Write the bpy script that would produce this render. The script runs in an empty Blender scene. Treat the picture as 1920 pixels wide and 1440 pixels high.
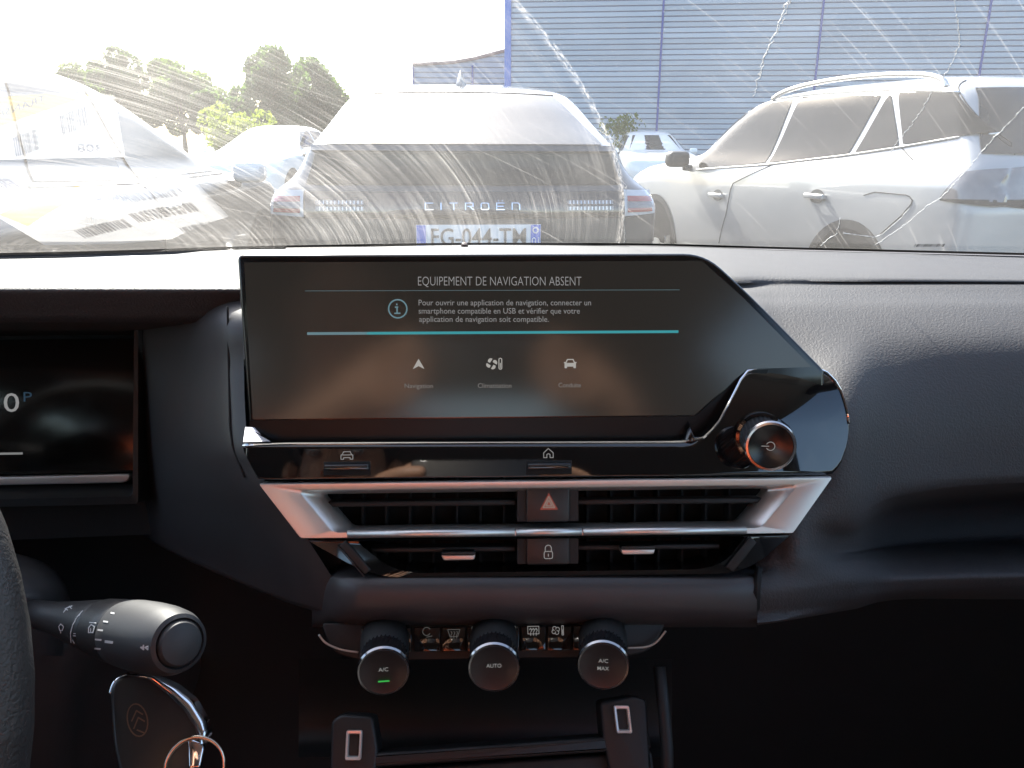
import bpy, bmesh, math, random
import numpy as np
from mathutils import Vector, Matrix, noise as mnoise
random.seed(7); R = math.radians
scene = bpy.context.scene; col = scene.collection
# ------------------------------------------------------------------ camera, sky, sun, exposure
CZ = 1.2
C = Vector((0, 0, CZ)); F = 1478.0
YAW, PITCH, ROLL = R(2.3), R(-17.0), R(0.26)
fw = Vector((math.sin(YAW)*math.cos(PITCH), math.cos(YAW)*math.cos(PITCH), math.sin(PITCH)))
rt0 = Vector((math.cos(YAW), -math.sin(YAW), 0)); up0 = rt0.cross(fw)
rt = rt0*math.cos(ROLL) + up0*math.sin(ROLL); up = rt.cross(fw)
cd = bpy.data.cameras.new('camera'); cam = bpy.data.objects.new('camera', cd); col.objects.link(cam)
cam.matrix_world = Matrix(((rt.x, up.x, -fw.x, C.x), (rt.y, up.y, -fw.y, C.y), (rt.z, up.z, -fw.z, C.z), (0, 0, 0, 1)))
cd.sensor_fit = 'HORIZONTAL'; cd.sensor_width = 36; cd.lens = 36*F/1920; cd.clip_start = 0.01; cd.clip_end = 3000
scene.camera = cam
SUN_AZ, SUN_EL = R(-20), R(40)            # azimuth measured from +Y towards +X
sdir = Vector((math.sin(SUN_AZ)*math.cos(SUN_EL), math.cos(SUN_AZ)*math.cos(SUN_EL), math.sin(SUN_EL)))
w = bpy.data.worlds.new('World'); scene.world = w; w.use_nodes = True
wn = w.node_tree.nodes; wl = w.node_tree.links
sky = wn.new('ShaderNodeTexSky'); sky.sky_type = 'NISHITA'; sky.sun_disc = False
sky.sun_elevation = SUN_EL; sky.sun_rotation = SUN_AZ; sky.dust_density = 2.0; sky.air_density = 1.0
wn['Background'].inputs[1].default_value = 0.13
wl.new(sky.outputs[0], wn['Background'].inputs[0])
sl = bpy.data.lights.new('sun', 'SUN'); sl.energy = 4.5; sl.angle = R(0.5); sl.color = (1, .95, .87)
so = bpy.data.objects.new('sun', sl); col.objects.link(so)
so.rotation_euler = (-sdir).to_track_quat('-Z', 'Y').to_euler(); so.location = (-8, 20, 18)
scene.view_settings.view_transform = 'Standard'; scene.view_settings.look = 'None'
scene.view_settings.exposure = 2.1; scene.view_settings.gamma = 1
scene.cycles.use_denoising = True
scene.cycles.max_bounces = 10; scene.cycles.transparent_max_bounces = 16
scene.cycles.diffuse_bounces = 5; scene.cycles.glossy_bounces = 5
scene.cycles.sample_clamp_indirect = 6
scene.cycles.caustics_reflective = False; scene.cycles.caustics_refractive = False

# ------------------------------------------------------------------ helpers
def ray(px, py): return rt*((px-960)/F) + up*((720-py)/F) + fw
def at_y(px, py, y):
    d = ray(px, py); return C + d*(y/d.y)
class Plane:
    """a plane across the car: tilt = elevation (deg, negative = below) of the line from the eye to its foot, at distance d"""
    def __init__(s, tilt, d, yaw=0):
        e = R(tilt); a = R(yaw)
        v = Vector((math.sin(a)*math.cos(e), math.cos(a)*math.cos(e), math.sin(e)))
        s.o = C + v*d; s.n = -v
        s.ex = Vector((math.cos(a), -math.sin(a), 0)); s.ey = s.ex.cross(v)*1.0
    def pix(s, px, py, h=0):
        d = ray(px, py); t = (s.o-C).dot(s.n)/d.dot(s.n)
        return C + d*t + s.n*h
    def loc(s, px, py):
        q = s.pix(px, py)-s.o; return q.dot(s.ex), q.dot(s.ey)
    def pt(s, a, b, h=0): return s.o + s.ex*a + s.ey*b + s.n*h
class Plane3(Plane):
    def __init__(s, o, ex, ey):
        s.o = Vector(o); s.ex = Vector(ex).normalized(); s.ey = Vector(ey).normalized(); s.n = s.ex.cross(s.ey)
def tag(o, label=None, cat=None, group=None, kind=None):
    if label: o['label'] = label
    if cat: o['category'] = cat
    if group: o['group'] = group
    if kind: o['kind'] = kind
    return o
def empty(name, loc=(0, 0, 0), label=None, cat=None, group=None):
    o = bpy.data.objects.new(name, None); col.objects.link(o); o.location = loc
    o.empty_display_size = .05
    return tag(o, label, cat, group)
def link(name, me, m, parent=None, smooth=True, ang=35):
    o = bpy.data.objects.new(name, me); col.objects.link(o)
    if m: me.materials.append(m)
    if smooth:
        me.polygons.foreach_set('use_smooth', [True]*len(me.polygons))
        me.set_sharp_from_angle(angle=R(ang))
    if parent:
        o.parent = parent; o.matrix_parent_inverse = Matrix.Translation(-parent_world(parent))
    return o
def parent_world(p):
    v = Vector(p.location)
    while p.parent:
        v = v + p.matrix_parent_inverse.translation + p.parent.location; p = p.parent
    return v
def mk(name, vs, fs, m, parent=None, smooth=True, ang=35):
    me = bpy.data.meshes.new(name); me.from_pydata([tuple(v) for v in vs], [], fs); me.update()
    return link(name, me, m, parent, smooth, ang)
def from_bm(name, bm, m, parent=None, smooth=True, ang=35):
    bmesh.ops.recalc_face_normals(bm, faces=bm.faces)
    me = bpy.data.meshes.new(name); bm.to_mesh(me); bm.free()
    return link(name, me, m, parent, smooth, ang)
def bm_box(bm, c, s, rot=None):
    r = bmesh.ops.create_cube(bm, size=1)
    M = Matrix.Translation(c) @ (rot.to_4x4() if rot else Matrix.Identity(4)) @ Matrix.Diagonal((s[0], s[1], s[2], 1))
    bmesh.ops.transform(bm, matrix=M, verts=r['verts']); return r['verts']
def box(name, c, s, m, parent=None, bev=0, seg=2, rot=None):
    bm = bmesh.new(); bm_box(bm, c, s, rot)
    if bev: bmesh.ops.bevel(bm, geom=bm.edges[:], offset=bev, segments=seg, profile=.5, affect='EDGES')
    return from_bm(name, bm, m, parent, smooth=bev > 0)
def slab(name, pts, n, th, m, parent=None, bev=0.0, seg=3):
    """closed outline (3D points), extruded by th against n, its front rim bevelled"""
    bm = bmesh.new(); vs = [bm.verts.new(p) for p in pts]; f = bm.faces.new(vs); f.normal_update()
    if f.normal.dot(n) < 0: f.normal_flip()
    ex = bmesh.ops.extrude_face_region(bm, geom=[f])
    nv = [g for g in ex['geom'] if isinstance(g, bmesh.types.BMVert)]
    bmesh.ops.translate(bm, verts=vs, vec=Vector(n)*-th)
    if bev:
        front = [g for g in ex['geom'] if isinstance(g, bmesh.types.BMFace)]
        es = [e for e in front[0].edges]
        bmesh.ops.bevel(bm, geom=es, offset=bev, segments=seg, profile=.5, affect='EDGES')
    return from_bm(name, bm, m, parent, ang=50)
def rounded(pts, r, k=5):
    """rounds the corners of a 2D polygon; r may be a list"""
    out = []; n = len(pts)
    for i in range(n):
        p = Vector(pts[i]); a = Vector(pts[i-1])-p; b = Vector(pts[(i+1) % n])-p
        rr = r[i] if isinstance(r, (list, tuple)) else r
        la = min(rr, a.length*.48); lb = min(rr, b.length*.48)
        p0 = p+a.normalized()*la; p1 = p+b.normalized()*lb
        for j in range(k+1):
            t = j/k; q = p0*(1-t)**2+p*2*t*(1-t)+p1*t*t; out.append((q.x, q.y))
    return out
def resample(pl, n):
    pl = [Vector(p) for p in pl]; d = [0]
    for a, b in zip(pl, pl[1:]): d.append(d[-1]+(b-a).length)
    out = []
    for i in range(n):
        t = d[-1]*i/(n-1); k = 0
        while k < len(d)-2 and d[k+1] < t: k += 1
        s = (t-d[k])/max(d[k+1]-d[k], 1e-9); out.append(pl[k].lerp(pl[k+1], s))
    return out
def grid(name, rows, m, parent=None, smooth=True, ang=40, closed=False):
    nr = len(rows); nc = len(rows[0]); vs = [p for r in rows for p in r]; fs = []
    for i in range(nr-1):
        for j in range(nc if closed else nc-1):
            k = (j+1) % nc
            fs.append((i*nc+j, i*nc+k, (i+1)*nc+k, (i+1)*nc+j))
    return mk(name, vs, fs, m, parent, smooth, ang)
def patch(name, top, bot, fn, m, parent=None, n=20, rows=8, th=0, ang=40):
    """surface between two 2D polylines mapped to 3D by fn"""
    a = resample(top, n); b = resample(bot, n)
    g = [[fn(*(a[j].lerp(b[j], i/rows))) for j in range(n)] for i in range(rows+1)]
    o = grid(name, g, m, parent, True, ang)
    if th:
        s = o.modifiers.new('thickness', 'SOLIDIFY'); s.thickness = th; s.offset = 1
    return o
def catmull(p0, p1, p2, p3, t):
    return p1 + (p2-p0)*(.5*t) + (p0*2-p1*5+p2*4-p3)*(.5*t*t) + (p1*3-p0-p2*3+p3)*(.5*t*t*t)
def spline(pts, per):
    out = []
    for i in range(len(pts)-1):
        p0 = pts[max(i-1, 0)]; p3 = pts[min(i+2, len(pts)-1)]
        for j in range(per): out.append(catmull(p0, pts[i], pts[i+1], p3, j/per))
    out.append(pts[-1]); return out
def skin(name, cols, m, parent=None, per_r=4, per_c=8):
    """smooth sheet through columns of control points (px, py, depth y)"""
    cs = [spline([at_y(*p) for p in c], per_r) for c in cols]
    rows = [spline([c[i] for c in cs], per_c) for i in range(len(cs[0]))]
    return grid(name, rows, m, parent, True, 60)
def lathe(name, prof, o, axis, m, parent=None, seg=40, ang=35, ref=None):
    ax = Vector(axis).normalized(); r = Vector(ref or (0, 0, 1)); u = (r-ax*r.dot(ax)).normalized(); v = ax.cross(u)
    rows = [[Vector(o)+ax*h+(u*math.cos(t)+v*math.sin(t))*rad for t in (2*math.pi*k/seg for k in range(seg))] for rad, h in prof]
    ob = grid(name, rows, m, parent, True, ang, closed=True); me = ob.data
    bm = bmesh.new(); bm.from_mesh(me); bmesh.ops.remove_doubles(bm, verts=bm.verts, dist=1e-6)
    bmesh.ops.recalc_face_normals(bm, faces=bm.faces); bm.to_mesh(me); bm.free()
    return ob
def tube(name, pts, rad, m, parent=None, seg=8, closed=False):
    n = len(pts); pts = [Vector(p) for p in pts]; rows = []
    nrm = None
    for i, p in enumerate(pts):
        a = pts[i-1] if (i or closed) else p; b = pts[(i+1) % n] if (i < n-1 or closed) else p
        t = (b-a).normalized()
        if nrm is None: nrm = t.orthogonal().normalized()
        nrm = (nrm-t*nrm.dot(t)).normalized(); bn = t.cross(nrm)
        rr = rad[i] if isinstance(rad, (list, tuple)) else rad
        rows.append([p+(nrm*math.cos(2*math.pi*k/seg)+bn*math.sin(2*math.pi*k/seg))*rr for k in range(seg)])
    if closed: rows.append(rows[0])
    ob = grid(name, rows, m, parent, True, 50, closed=True)
    if not closed:
        bm = bmesh.new(); bm.from_mesh(ob.data); bmesh.ops.holes_fill(bm, edges=[e for e in bm.edges if e.is_boundary], sides=0)
        bmesh.ops.recalc_face_normals(bm, faces=bm.faces); bm.to_mesh(ob.data); bm.free()
    return ob
def ribbon(bm, pts, wd, fn, h=.0004, closed=False):
    """flat stroke of width wd along 2D points, raised h"""
    pts = [Vector(p) for p in pts]
    if closed: pts = pts+[pts[0]]
    for a, b in zip(pts, pts[1:]):
        d = (b-a)
        if d.length < 1e-9: continue
        d.normalize(); q = Vector((-d.y, d.x))*wd/2; e = d*wd*.35
        v = [bm.verts.new(fn(*(p))) for p in (a-e+q, a-e-q, b+e-q, b+e+q)]
        bm.faces.new(v)
def strokes(name, lines, wd, fn, m, parent=None, fills=()):
    bm = bmesh.new()
    for k, l in enumerate(lines):
        cl = isinstance(l, tuple) and l[0] == 'c'
        ribbon(bm, l[1] if cl else l, wd, lambda a, b, k=k: fn(a, b, k*2e-6), closed=cl)
    for f in fills: bm.faces.new([bm.verts.new(fn(a, b, 1e-6)) for a, b in f])
    me = bpy.data.meshes.new(name); bm.to_mesh(me); bm.free()
    return link(name, me, m, parent, False)
def circ(cx, cy, r, n=24, a0=0, a1=360): return [(cx+r*math.cos(R(a0+(a1-a0)*i/n)), cy+r*math.sin(R(a0+(a1-a0)*i/n))) for i in range(n+1)]
def text_mesh(s, bold=0.0):
    cu = bpy.data.curves.new('lettering', 'FONT'); cu.body = s; cu.offset = bold; cu.resolution_u = 3
    ob = bpy.data.objects.new('lettering', cu); col.objects.link(ob)
    bpy.context.view_layer.update()
    me = bpy.data.meshes.new_from_object(ob.evaluated_get(bpy.context.evaluated_depsgraph_get()))
    bpy.data.objects.remove(ob); bpy.data.curves.remove(cu); return me
def text(name, s, fn, x0, y0, width, m, parent=None, height=None, bold=0.0, h=.0003):
    """lettering whose box starts at (x0,y0), 'width' wide ('height' = cap height), mapped by fn(a,b,h)"""
    me = text_mesh(s, bold); xs = [v.co.x for v in me.vertices]; ys = [v.co.y for v in me.vertices]
    k = width/(max(xs)-min(xs)); ky = height/0.69 if height else k
    for v in me.vertices:
        v.co = fn(x0+(v.co.x-min(xs))*k, y0+v.co.y*ky, h)
    me.name = name
    return link(name, me, m, parent, False)
def text_px(name, s, pl, px0, pbase, px1, m, parent=None, cap=None, bold=0, h=.0006):
    a0, b0 = pl.loc(px0, pbase); a1, b1 = pl.loc(px1, pbase)
    ht = None
    if cap: ht = pl.loc(px0, pbase-cap)[1]-b0
    sl_ = (b1-b0)/(a1-a0)
    return text(name, s, lambda a, b, hh: pl.pt(a, b+sl_*(a-a0), hh), a0, b0, a1-a0, m, parent, ht, bold, h)

# ------------------------------------------------------------------ materials
def M(name, c, rough=.5, metal=0, spec=.5, coat=0, bump=None, emit=None, es=0, var=None, sheen=0):
    m = bpy.data.materials.new(name); m.use_nodes = True; nt = m.node_tree; b = nt.nodes['Principled BSDF']
    b.inputs['Base Color'].default_value = (*c, 1); b.inputs['Roughness'].default_value = rough
    b.inputs['Metallic'].default_value = metal; b.inputs['Specular IOR Level'].default_value = spec
    b.inputs['Coat Weight'].default_value = coat; b.inputs['Coat Roughness'].default_value = .03
    if emit: b.inputs['Emission Color'].default_value = (*emit, 1); b.inputs['Emission Strength'].default_value = es
    tc = nt.nodes.new('ShaderNodeTexCoord')
    if var:      # slow colour variation: (scale, amount)
        n = nt.nodes.new('ShaderNodeTexNoise'); n.inputs['Scale'].default_value = var[0]; n.inputs['Detail'].default_value = 6
        nt.links.new(tc.outputs['Object'], n.inputs['Vector'])
        mx = nt.nodes.new('ShaderNodeMix'); mx.data_type = 'RGBA'; k = var[1]
        mx.inputs[6].default_value = (*[x*(1-k) for x in c], 1); mx.inputs[7].default_value = (*[min(1, x*(1+k)) for x in c], 1)
        nt.links.new(n.outputs['Fac'], mx.inputs[0]); nt.links.new(mx.outputs[2], b.inputs['Base Color'])
        mr = nt.nodes.new('ShaderNodeMapRange'); mr.inputs[3].default_value = max(0, rough*(1-k*.5)); mr.inputs[4].default_value = min(1, rough*(1+k*.5))
        nt.links.new(n.outputs['Fac'], mr.inputs[0]); nt.links.new(mr.outputs[0], b.inputs['Roughness'])
    if bump:     # (kind, scale, strength, distance)
        kd, sc, st, di = bump
        bp = nt.nodes.new('ShaderNodeBump'); bp.inputs['Strength'].default_value = st; bp.inputs['Distance'].default_value = di
        if kd == 'grain':
            v = nt.nodes.new('ShaderNodeTexVoronoi'); v.feature = 'SMOOTH_F1'; v.inputs['Scale'].default_value = sc
            n = nt.nodes.new('ShaderNodeTexNoise'); n.inputs['Scale'].default_value = sc*.5; n.inputs['Detail'].default_value = 3
            nt.links.new(tc.outputs['Object'], n.inputs['Vector']); 
            va = nt.nodes.new('ShaderNodeVectorMath'); va.operation = 'MULTIPLY_ADD'; va.inputs[1].default_value = (.004, .004, .004)
            nt.links.new(n.outputs['Color'], va.inputs[0]); nt.links.new(tc.outputs['Object'], va.inputs[2])
            nt.links.new(va.outputs[0], v.inputs['Vector']); nt.links.new(v.outputs['Distance'], bp.inputs['Height'])
        else:
            n = nt.nodes.new('ShaderNodeTexNoise'); n.inputs['Scale'].default_value = sc; n.inputs['Detail'].default_value = 4
            nt.links.new(tc.outputs['Object'], n.inputs['Vector']); nt.links.new(n.outputs['Fac'], bp.inputs['Height'])
        nt.links.new(bp.outputs[0], b.inputs['Normal'])
    return m
dash_m = M('dash_soft_skin', (.038, .035, .035), .66, bump=('grain', 720, .6, .0006), var=(30, .15))
smooth_m = M('dash_smooth_plastic', (.042, .040, .041), .45, bump=('noise', 900, .15, .0004), var=(40, .15))
hard_m = M('hard_black_plastic', (.016, .0155, .0155), .45, bump=('noise', 1500, .2, .0003))
dark_m = M('matt_black_plastic', (.006, .006, .006), .6, var=(60, .2))
piano_m = M('piano_black', (.004, .004, .0045), .035, spec=.55, coat=.6, var=(25, .2))
silver_m = M('satin_silver', (.66, .64, .61), .38, metal=.85, bump=('noise', 2500, .06, .0002))
chrome_m = M('chrome', (.75, .76, .78), .08, metal=1, var=(80, .06))
rubber_m = M('soft_touch_grey', (.027, .027, .029), .55, bump=('noise', 2000, .1, .0002))
glass_scr = M('display_glass', (.006, .0055, .005), .14, spec=.55, var=(18, .15))
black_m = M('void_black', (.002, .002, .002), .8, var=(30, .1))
white_ink = M('white_print', (.45, .45, .45), .5, var=(200, .1))
grey_ink = M('grey_print', (.2, .2, .2), .5, var=(200, .1))
def E(name, c, s): return M(name, (0, 0, 0), .4, emit=c, es=s)
e_white = E('display_white', (.85, .86, .86), .068); e_dim = E('display_grey', (.8, .78, .74), .05); e_text = E('display_text', (.85, .86, .86), .052)
e_teal = E('display_teal', (.06, .55, .62), .12); e_teal2 = E('display_pale_teal', (.35, .65, .75), .075); e_green = E('indicator_green', (.08, .9, .15), .10)
e_icon = E('display_icon', (.9, .88, .82), .095); e_line = E('display_line', (.3, .5, .55), .05); e_key = E('backlit_symbol', (.9, .9, .88), .055)
e_blue = E('cluster_blue', (.1, .3, .5), .03); e_red = E('hazard_red', (.75, .12, .07), .055); e_redl = E('hazard_pale', (.9, .7, .6), .05)
# ------------------------------------------------------------------ windscreen geometry (needed by seal, papers)
TH = R(30)
def base_py(px):      # photograph row of the lower glass edge
    pts = [(-500, 486), (0, 478), (200, 474), (445, 465), (870, 458), (1240, 459.5), (1400, 465), (1850, 476), (2500, 492)]
    for (a, b), (c, d) in zip(pts, pts[1:]):
        if a <= px <= c: return b+(d-b)*(px-a)/(c-a)
    return pts[0][1] if px < 0 else pts[-1][1]
def yb(x): return .985-.33*x*x
_zb = []
for i in range(-75, 86):
    x = i/100; y = yb(x)
    pz = -.12
    for _ in range(6):
        d = Vector((x, y, pz)); cx = d.dot(rt)/d.dot(fw)*F+960
        rr = ray(cx, base_py(cx)); pz = rr.z/rr.y*y
    _zb.append(pz)
_zb = [sum(_zb[max(0, i-6):i+7])/len(_zb[max(0, i-6):i+7]) for i in range(len(_zb))]
def zb(x):
    t = min(max((x*100+75), 0), 159.99); i = int(t); return CZ+_zb[i]*(1-(t-i))+_zb[i+1]*(t-i)
def wglass(x, t, h=0):      # h: offset towards the cabin
    k = 1-.16*t
    p = Vector((x*k, yb(x)-t*math.cos(TH), zb(x)+t*math.sin(TH)+.05*t*(1-x*x)))
    return p + Vector((0, -math.sin(TH), -math.cos(TH)))*h
def glass_hit(px, py):
    d = ray(px, py); x, t = 0, .2
    for _ in range(40):
        p = wglass(x, t); q = C+d*(p.y/d.y)
        x += (q.x-p.x)*.9
        t += (q.z-p.z)*.6
    return x, t
# ------------------------------------------------------------------ dashboard
dash = empty('dashboard', (0, .5, .85), 'dark grey grained car dashboard with soft rolled edge under the windscreen', 'dashboard')
# passenger side sheet: columns of (px, py, depth)
def colm(top, rest): return top+rest
rt_cols = [
 [(1180,459.8,.982),(1180,478,.80),(1190,500,.66),(1200,560,.6),(1210,580,.6),(1220,590,.6),(1240,600,.58),(1270,640,.56),(1300,700,.53),(1330,780,.50),(1360,860,.47),(1380,920,.45),(1395,960,.43),(1405,1000,.42),(1410,1030,.41),(1415,1050,.4),(1418,1065,.395),(1420,1083,.386),(1420,1112,.3795),(1420,1150,.381),(1420,1172,.395),(1420,1150,.60)],
 [(1330,462,.978),(1330,480,.80),(1340,505,.66),(1350,537,.612),(1352,543,.602),(1356,551,.588),(1360,561,.576),(1370,582,.55),(1385,640,.515),(1400,707,.485),(1415,787,.46),(1430,873,.435),(1440,920,.42),(1445,960,.41),(1450,1000,.405),(1452,1030,.4),(1455,1050,.395),(1457,1065,.392),(1460,1084,.387),(1460,1112,.382),(1460,1147,.385),(1460,1166,.40),(1460,1140,.60)],
 [(1450,466,.97),(1450,485,.78),(1455,508,.66),(1460,534,.612),(1461,540,.602),(1463,549,.588),(1465,558,.576),(1468,580,.55),(1475,638,.51),(1485,707,.475),(1500,787,.445),(1510,873,.425),(1515,930,.412),(1516,970,.405),(1518,1003,.402),(1519,1030,.399),(1520,1048,.396),(1520,1063,.394),(1520,1084,.392),(1520,1108,.390),(1520,1138,.396),(1520,1156,.42),(1520,1140,.60)],
 [(1590,469,.955),(1590,490,.76),(1590,512,.65),(1590,533,.612),(1590,539,.602),(1590,549,.588),(1590,558,.576),(1590,580,.55),(1590,638,.505),(1590,707,.46),(1592,787,.432),(1595,873,.42),(1597,945,.415),(1598,985,.42),(1600,1005,.445),(1600,1030,.45),(1600,1040,.44),(1600,1055,.425),(1600,1082,.413),(1600,1103,.413),(1600,1128,.424),(1600,1142,.47),(1600,1140,.60)],
 [(1690,471,.94),(1690,493,.75),(1690,514,.645),(1690,532,.612),(1690,538,.602),(1690,549,.588),(1690,558,.576),(1690,580,.55),(1690,638,.508),(1690,707,.48),(1690,787,.46),(1690,873,.45),(1690,922,.448),(1690,935,.462),(1690,962,.53),(1690,1018,.535),(1690,1028,.505),(1690,1049,.47),(1690,1078,.447),(1690,1096,.445),(1690,1114,.455),(1690,1124,.50),(1690,1115,.60)],
 [(1920,478,.90),(1920,500,.74),(1920,518,.64),(1920,532,.612),(1920,538,.602),(1920,549,.588),(1920,558,.576),(1920,580,.55),(1920,638,.51),(1920,707,.49),(1920,787,.478),(1920,873,.472),(1920,900,.472),(1920,912,.485),(1920,945,.57),(1920,1010,.57),(1920,1020,.53),(1920,1045,.485),(1920,1072,.457),(1920,1090,.455),(1920,1108,.465),(1920,1124,.50),(1920,1115,.60)],
 [(2500,492,.80),(2500,512,.68),(2500,524,.63),(2500,535,.612),(2500,541,.602),(2500,549,.588),(2500,558,.576),(2500,580,.55),(2500,638,.51),(2500,707,.49),(2500,787,.478),(2500,873,.472),(2500,896,.472),(2500,907,.485),(2500,940,.57),(2500,1004,.57),(2500,1014,.53),(2500,1039,.485),(2500,1066,.457),(2500,1084,.455),(2500,1102,.465),(2500,1124,.50),(2500,1115,.60)],
]
nmin = min(len(c) for c in rt_cols)
for c in rt_cols:
    while len(c) > nmin: c.pop(1)
skin('passenger_pad', rt_cols, dash_m, dash, 5, 10)
# top behind the screen
skin('dash_top', [[(x, base_py(x)+1.2, .978), (x, 474, .86), (x, 487, .72), (x+dx, 520, .58), (x+dx, 640, .52)] for x, dx in ((536, 0), (640, 0), (900, 0), (1190, 0))], dash_m, dash, 6, 10)
# driver's hood: falls away behind its ridge, where the papers lie
def hood(x):
    b = base_py(x)
    return [(x, b+3.5, .94), (x, 507, .86), (x, 540, .76), (x, 556, .71), (x, b+26, .68), (x, b+8.5, .65), (x, b+14, .60), (x, b+30, .53), (x, 530, .487), (x, 536, .478), (x, 541.5, .473), (x, 547, .472), (x, 556, .473), (x, 580, .477), (x, 600, .482), (x, 608, .50), (x, 622, .60)]
skin('instrument_hood', [hood(x) for x in (-420, -100, 200, 447, 540)], dash_m, dash, 6, 12)
grid('hood_end_cap', [[at_y(449, y, .478+.002*i) for i, y in enumerate((531, 540, 552, 562))], [at_y(452, y+8, .46) for y in (531, 540, 552, 562)]], dash_m, dash)
# cheek between instruments and screen, running down to the lower edge
BND = [(545, 446), (800, 452), (838, 458), (907, 490), (1011, 570), (1060, 612), (1084, 640), (1200, 660)]
BY = [(545, .452), (700, .436), (838, .414), (907, .405), (1011, .395), (1084, .386), (1200, .386)]
def interp(t, x): return float(np.interp(x, [p[0] for p in t], [p[1] for p in t]))
EDG = [(200, 975), (268, 1004), (335, 1042), (415, 1078), (520, 1122), (610, 1150), (660, 1160)]
def cheek(f):
    fx = lambda py: 268+(interp(BND, py)+8-268)*f
    pe = 1080
    for _ in range(5): pe = interp(EDG, fx(pe))
    yy = lambda py: .575+(interp(BY, py)+.004-.575)*(1-(1-f)**1.7)
    rows = [550, 600, 680, 760, 838, 880, 920, 960, 1000]
    rows = [550+(min(r, pe-30)-550) if pe < 1030 else r for r in rows]
    rows = [550+(r-550)*min(1, (pe-30-550)/(1000-550)) for r in (550, 600, 680, 760, 838, 880, 920, 960, 1000)]
    out = [(fx(r), r, yy(r)+(.03 if r == 550 else 0)) for r in rows]
    out += [(fx(pe), pe-16, yy(pe-16)), (fx(pe), pe-4, yy(pe)+.003), (fx(pe), pe, yy(pe)+.014), (fx(pe), pe-4, yy(pe)+.08), (fx(pe), pe-50, yy(pe)+.2)]
    return out
skin('driver_cheek_panel', [cheek(f) for f in (0, .12, .3, .5, .7, .85, 1)], smooth_m, dash, 5, 8)
tube('panel_seam', [at_y(268+(interp(BND, y)+8-268)*.85, y, .575+(interp(BY, y)+.004-.575)*(1-.15**1.7)-.0004) for y in range(575, 905, 10)], .0007, black_m, dash, 6)
# pad under the vents
skin('lower_pad', [[(x, 1050, y+.03), (x, 1076, y), (x, 1090, y-.007), (x, 1115, y-.011), (x, 1145, y-.012), (x, 1162, y-.008), (x, 1172, y+.002), (x, 1176, y+.02), (x, 1172, y+.06)] for x, y in ((585, .425), (615, .402), (650, .389), (710, .385), (900, .384), (1200, .384), (1350, .385), (1419, .388))], smooth_m, dash, 5, 8)
tube('panel_seam', [at_y(1420+dx, y, .3785+dy) for y, dx, dy in ((1068, 2, .009), (1085, 1, .003), (1110, -1, -.001), (1135, -2, .001), (1150, -3, .008))], .0022, black_m, dash, 6)
grid('dash_infill', [[Vector((x, y, CZ-.137-.04*max(0, .62-y)/.12)) for x in np.linspace(-.28, .26, 9)] for y in (.95, .85, .72, .62)], dash_m, dash)
# closing panels, coloured near-black to stand in for the footwell's shade
box('footwell_dark_panel', (0, .62, .66), (1.5, .02, .74), black_m, dash)
skin('lower_dark_panel', [[(x, 900, .61), (x, 1120, .60), (x, 1300, .57), (x, 1600, .50)] for x in (-300, 100, 400, 640)], black_m, dash, 3, 4)

# ------------------------------------------------------------------ touchscreen
SCR = Plane(-13.1, .44); PAN = Plane(-22.2, .433); FRM = Plane(-18, .4296)
ts = empty('touchscreen', SCR.pix(900, 640), 'wide black touchscreen showing a French navigation message, right corner cut off', 'touchscreen')
scr_px = rounded([(444, 477), (1322, 475), (1400, 545), (1546, 694), (1546, 728), (1392, 832), (532, 836), (500, 816), (466, 798)], [12, 40, 60, 8, 5, 5, 8, 8, 6], 6)
slab('glass', [SCR.pix(*p) for p in scr_px], SCR.n, .011, glass_scr, ts, .0018, 3)
out = rounded([(441, 473), (1324, 471), (1404, 542), (1550, 692), (1550, 730), (1392, 836), (466, 840)], [14, 42, 62, 8, 5, 5, 5], 6)
slab('housing', [SCR.pix(p[0], p[1], -.0125) for p in out], SCR.n, .02, hard_m, ts, .002, 2)
# display area; faint glow runs past its active part to imitate reflected haze
disp_m = M('display_haze_area', (.008, .0072, .0065), .14, spec=.55, emit=(.9, .8, .68), es=.0046)
slab('display_haze_area', [SCR.pix(p[0], p[1], .0002) for p in [(458, 492), (1316, 489), (1392, 557), (1522, 688), (1400, 692), (1302, 778), (474, 786)]], SCR.n, .0001, disp_m, ts)
slab('lower_bezel_mask', [SCR.pix(p[0], p[1], .0003) for p in [(470, 788), (1303, 780), (1400, 694), (1440, 693), (1392, 832), (532, 836), (500, 816), (467, 799)]], SCR.n, .0002, M('bezel_black', (.006, .006, .0065), .3, spec=.2, var=(30, .1)), ts)  # matte black strip added to hide the reflection in the glass below the display
S3 = lambda a, b, h=0: SCR.pt(a, b, .0005+h)
text_px('title_lettering', 'EQUIPEMENT DE NAVIGATION ABSENT', SCR, 784, 535.5, 1090, e_white, ts, 17, -.012)
for i, (s, x0, yb_, x1) in enumerate((('Pour ouvrir une application de navigation, connecter un', 785, 572.5, 1108), ('smartphone compatible en USB et vérifier que votre', 785, 588, 1087), ('application de navigation soit compatible.', 786, 603.5, 1029))):
    text_px('message_lettering', s, SCR, x0, yb_, x1, e_text, ts, 10.5, .006)
def pxline(name, pl, pts, wd, m, parent, h=.0005, closed=False, fills=()):
    q = [pl.loc(*p) for p in pts]
    return strokes(name, [('c', q)] if closed else [q], wd, lambda a, b, hh: pl.pt(a, b, h+hh), m, parent)
pxline('thin_rule', SCR, [(573, 545.5), (1274, 543.5)], .0004, e_line, ts)
pxline('thick_rule', SCR, [(578, 625.5), (690, 624.9)], .0015, e_teal2, ts)
pxline('thick_rule', SCR, [(690, 624.9), (1270, 621.8)], .0015, e_teal, ts)
ia, ib = SCR.loc(746, 579)
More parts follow.
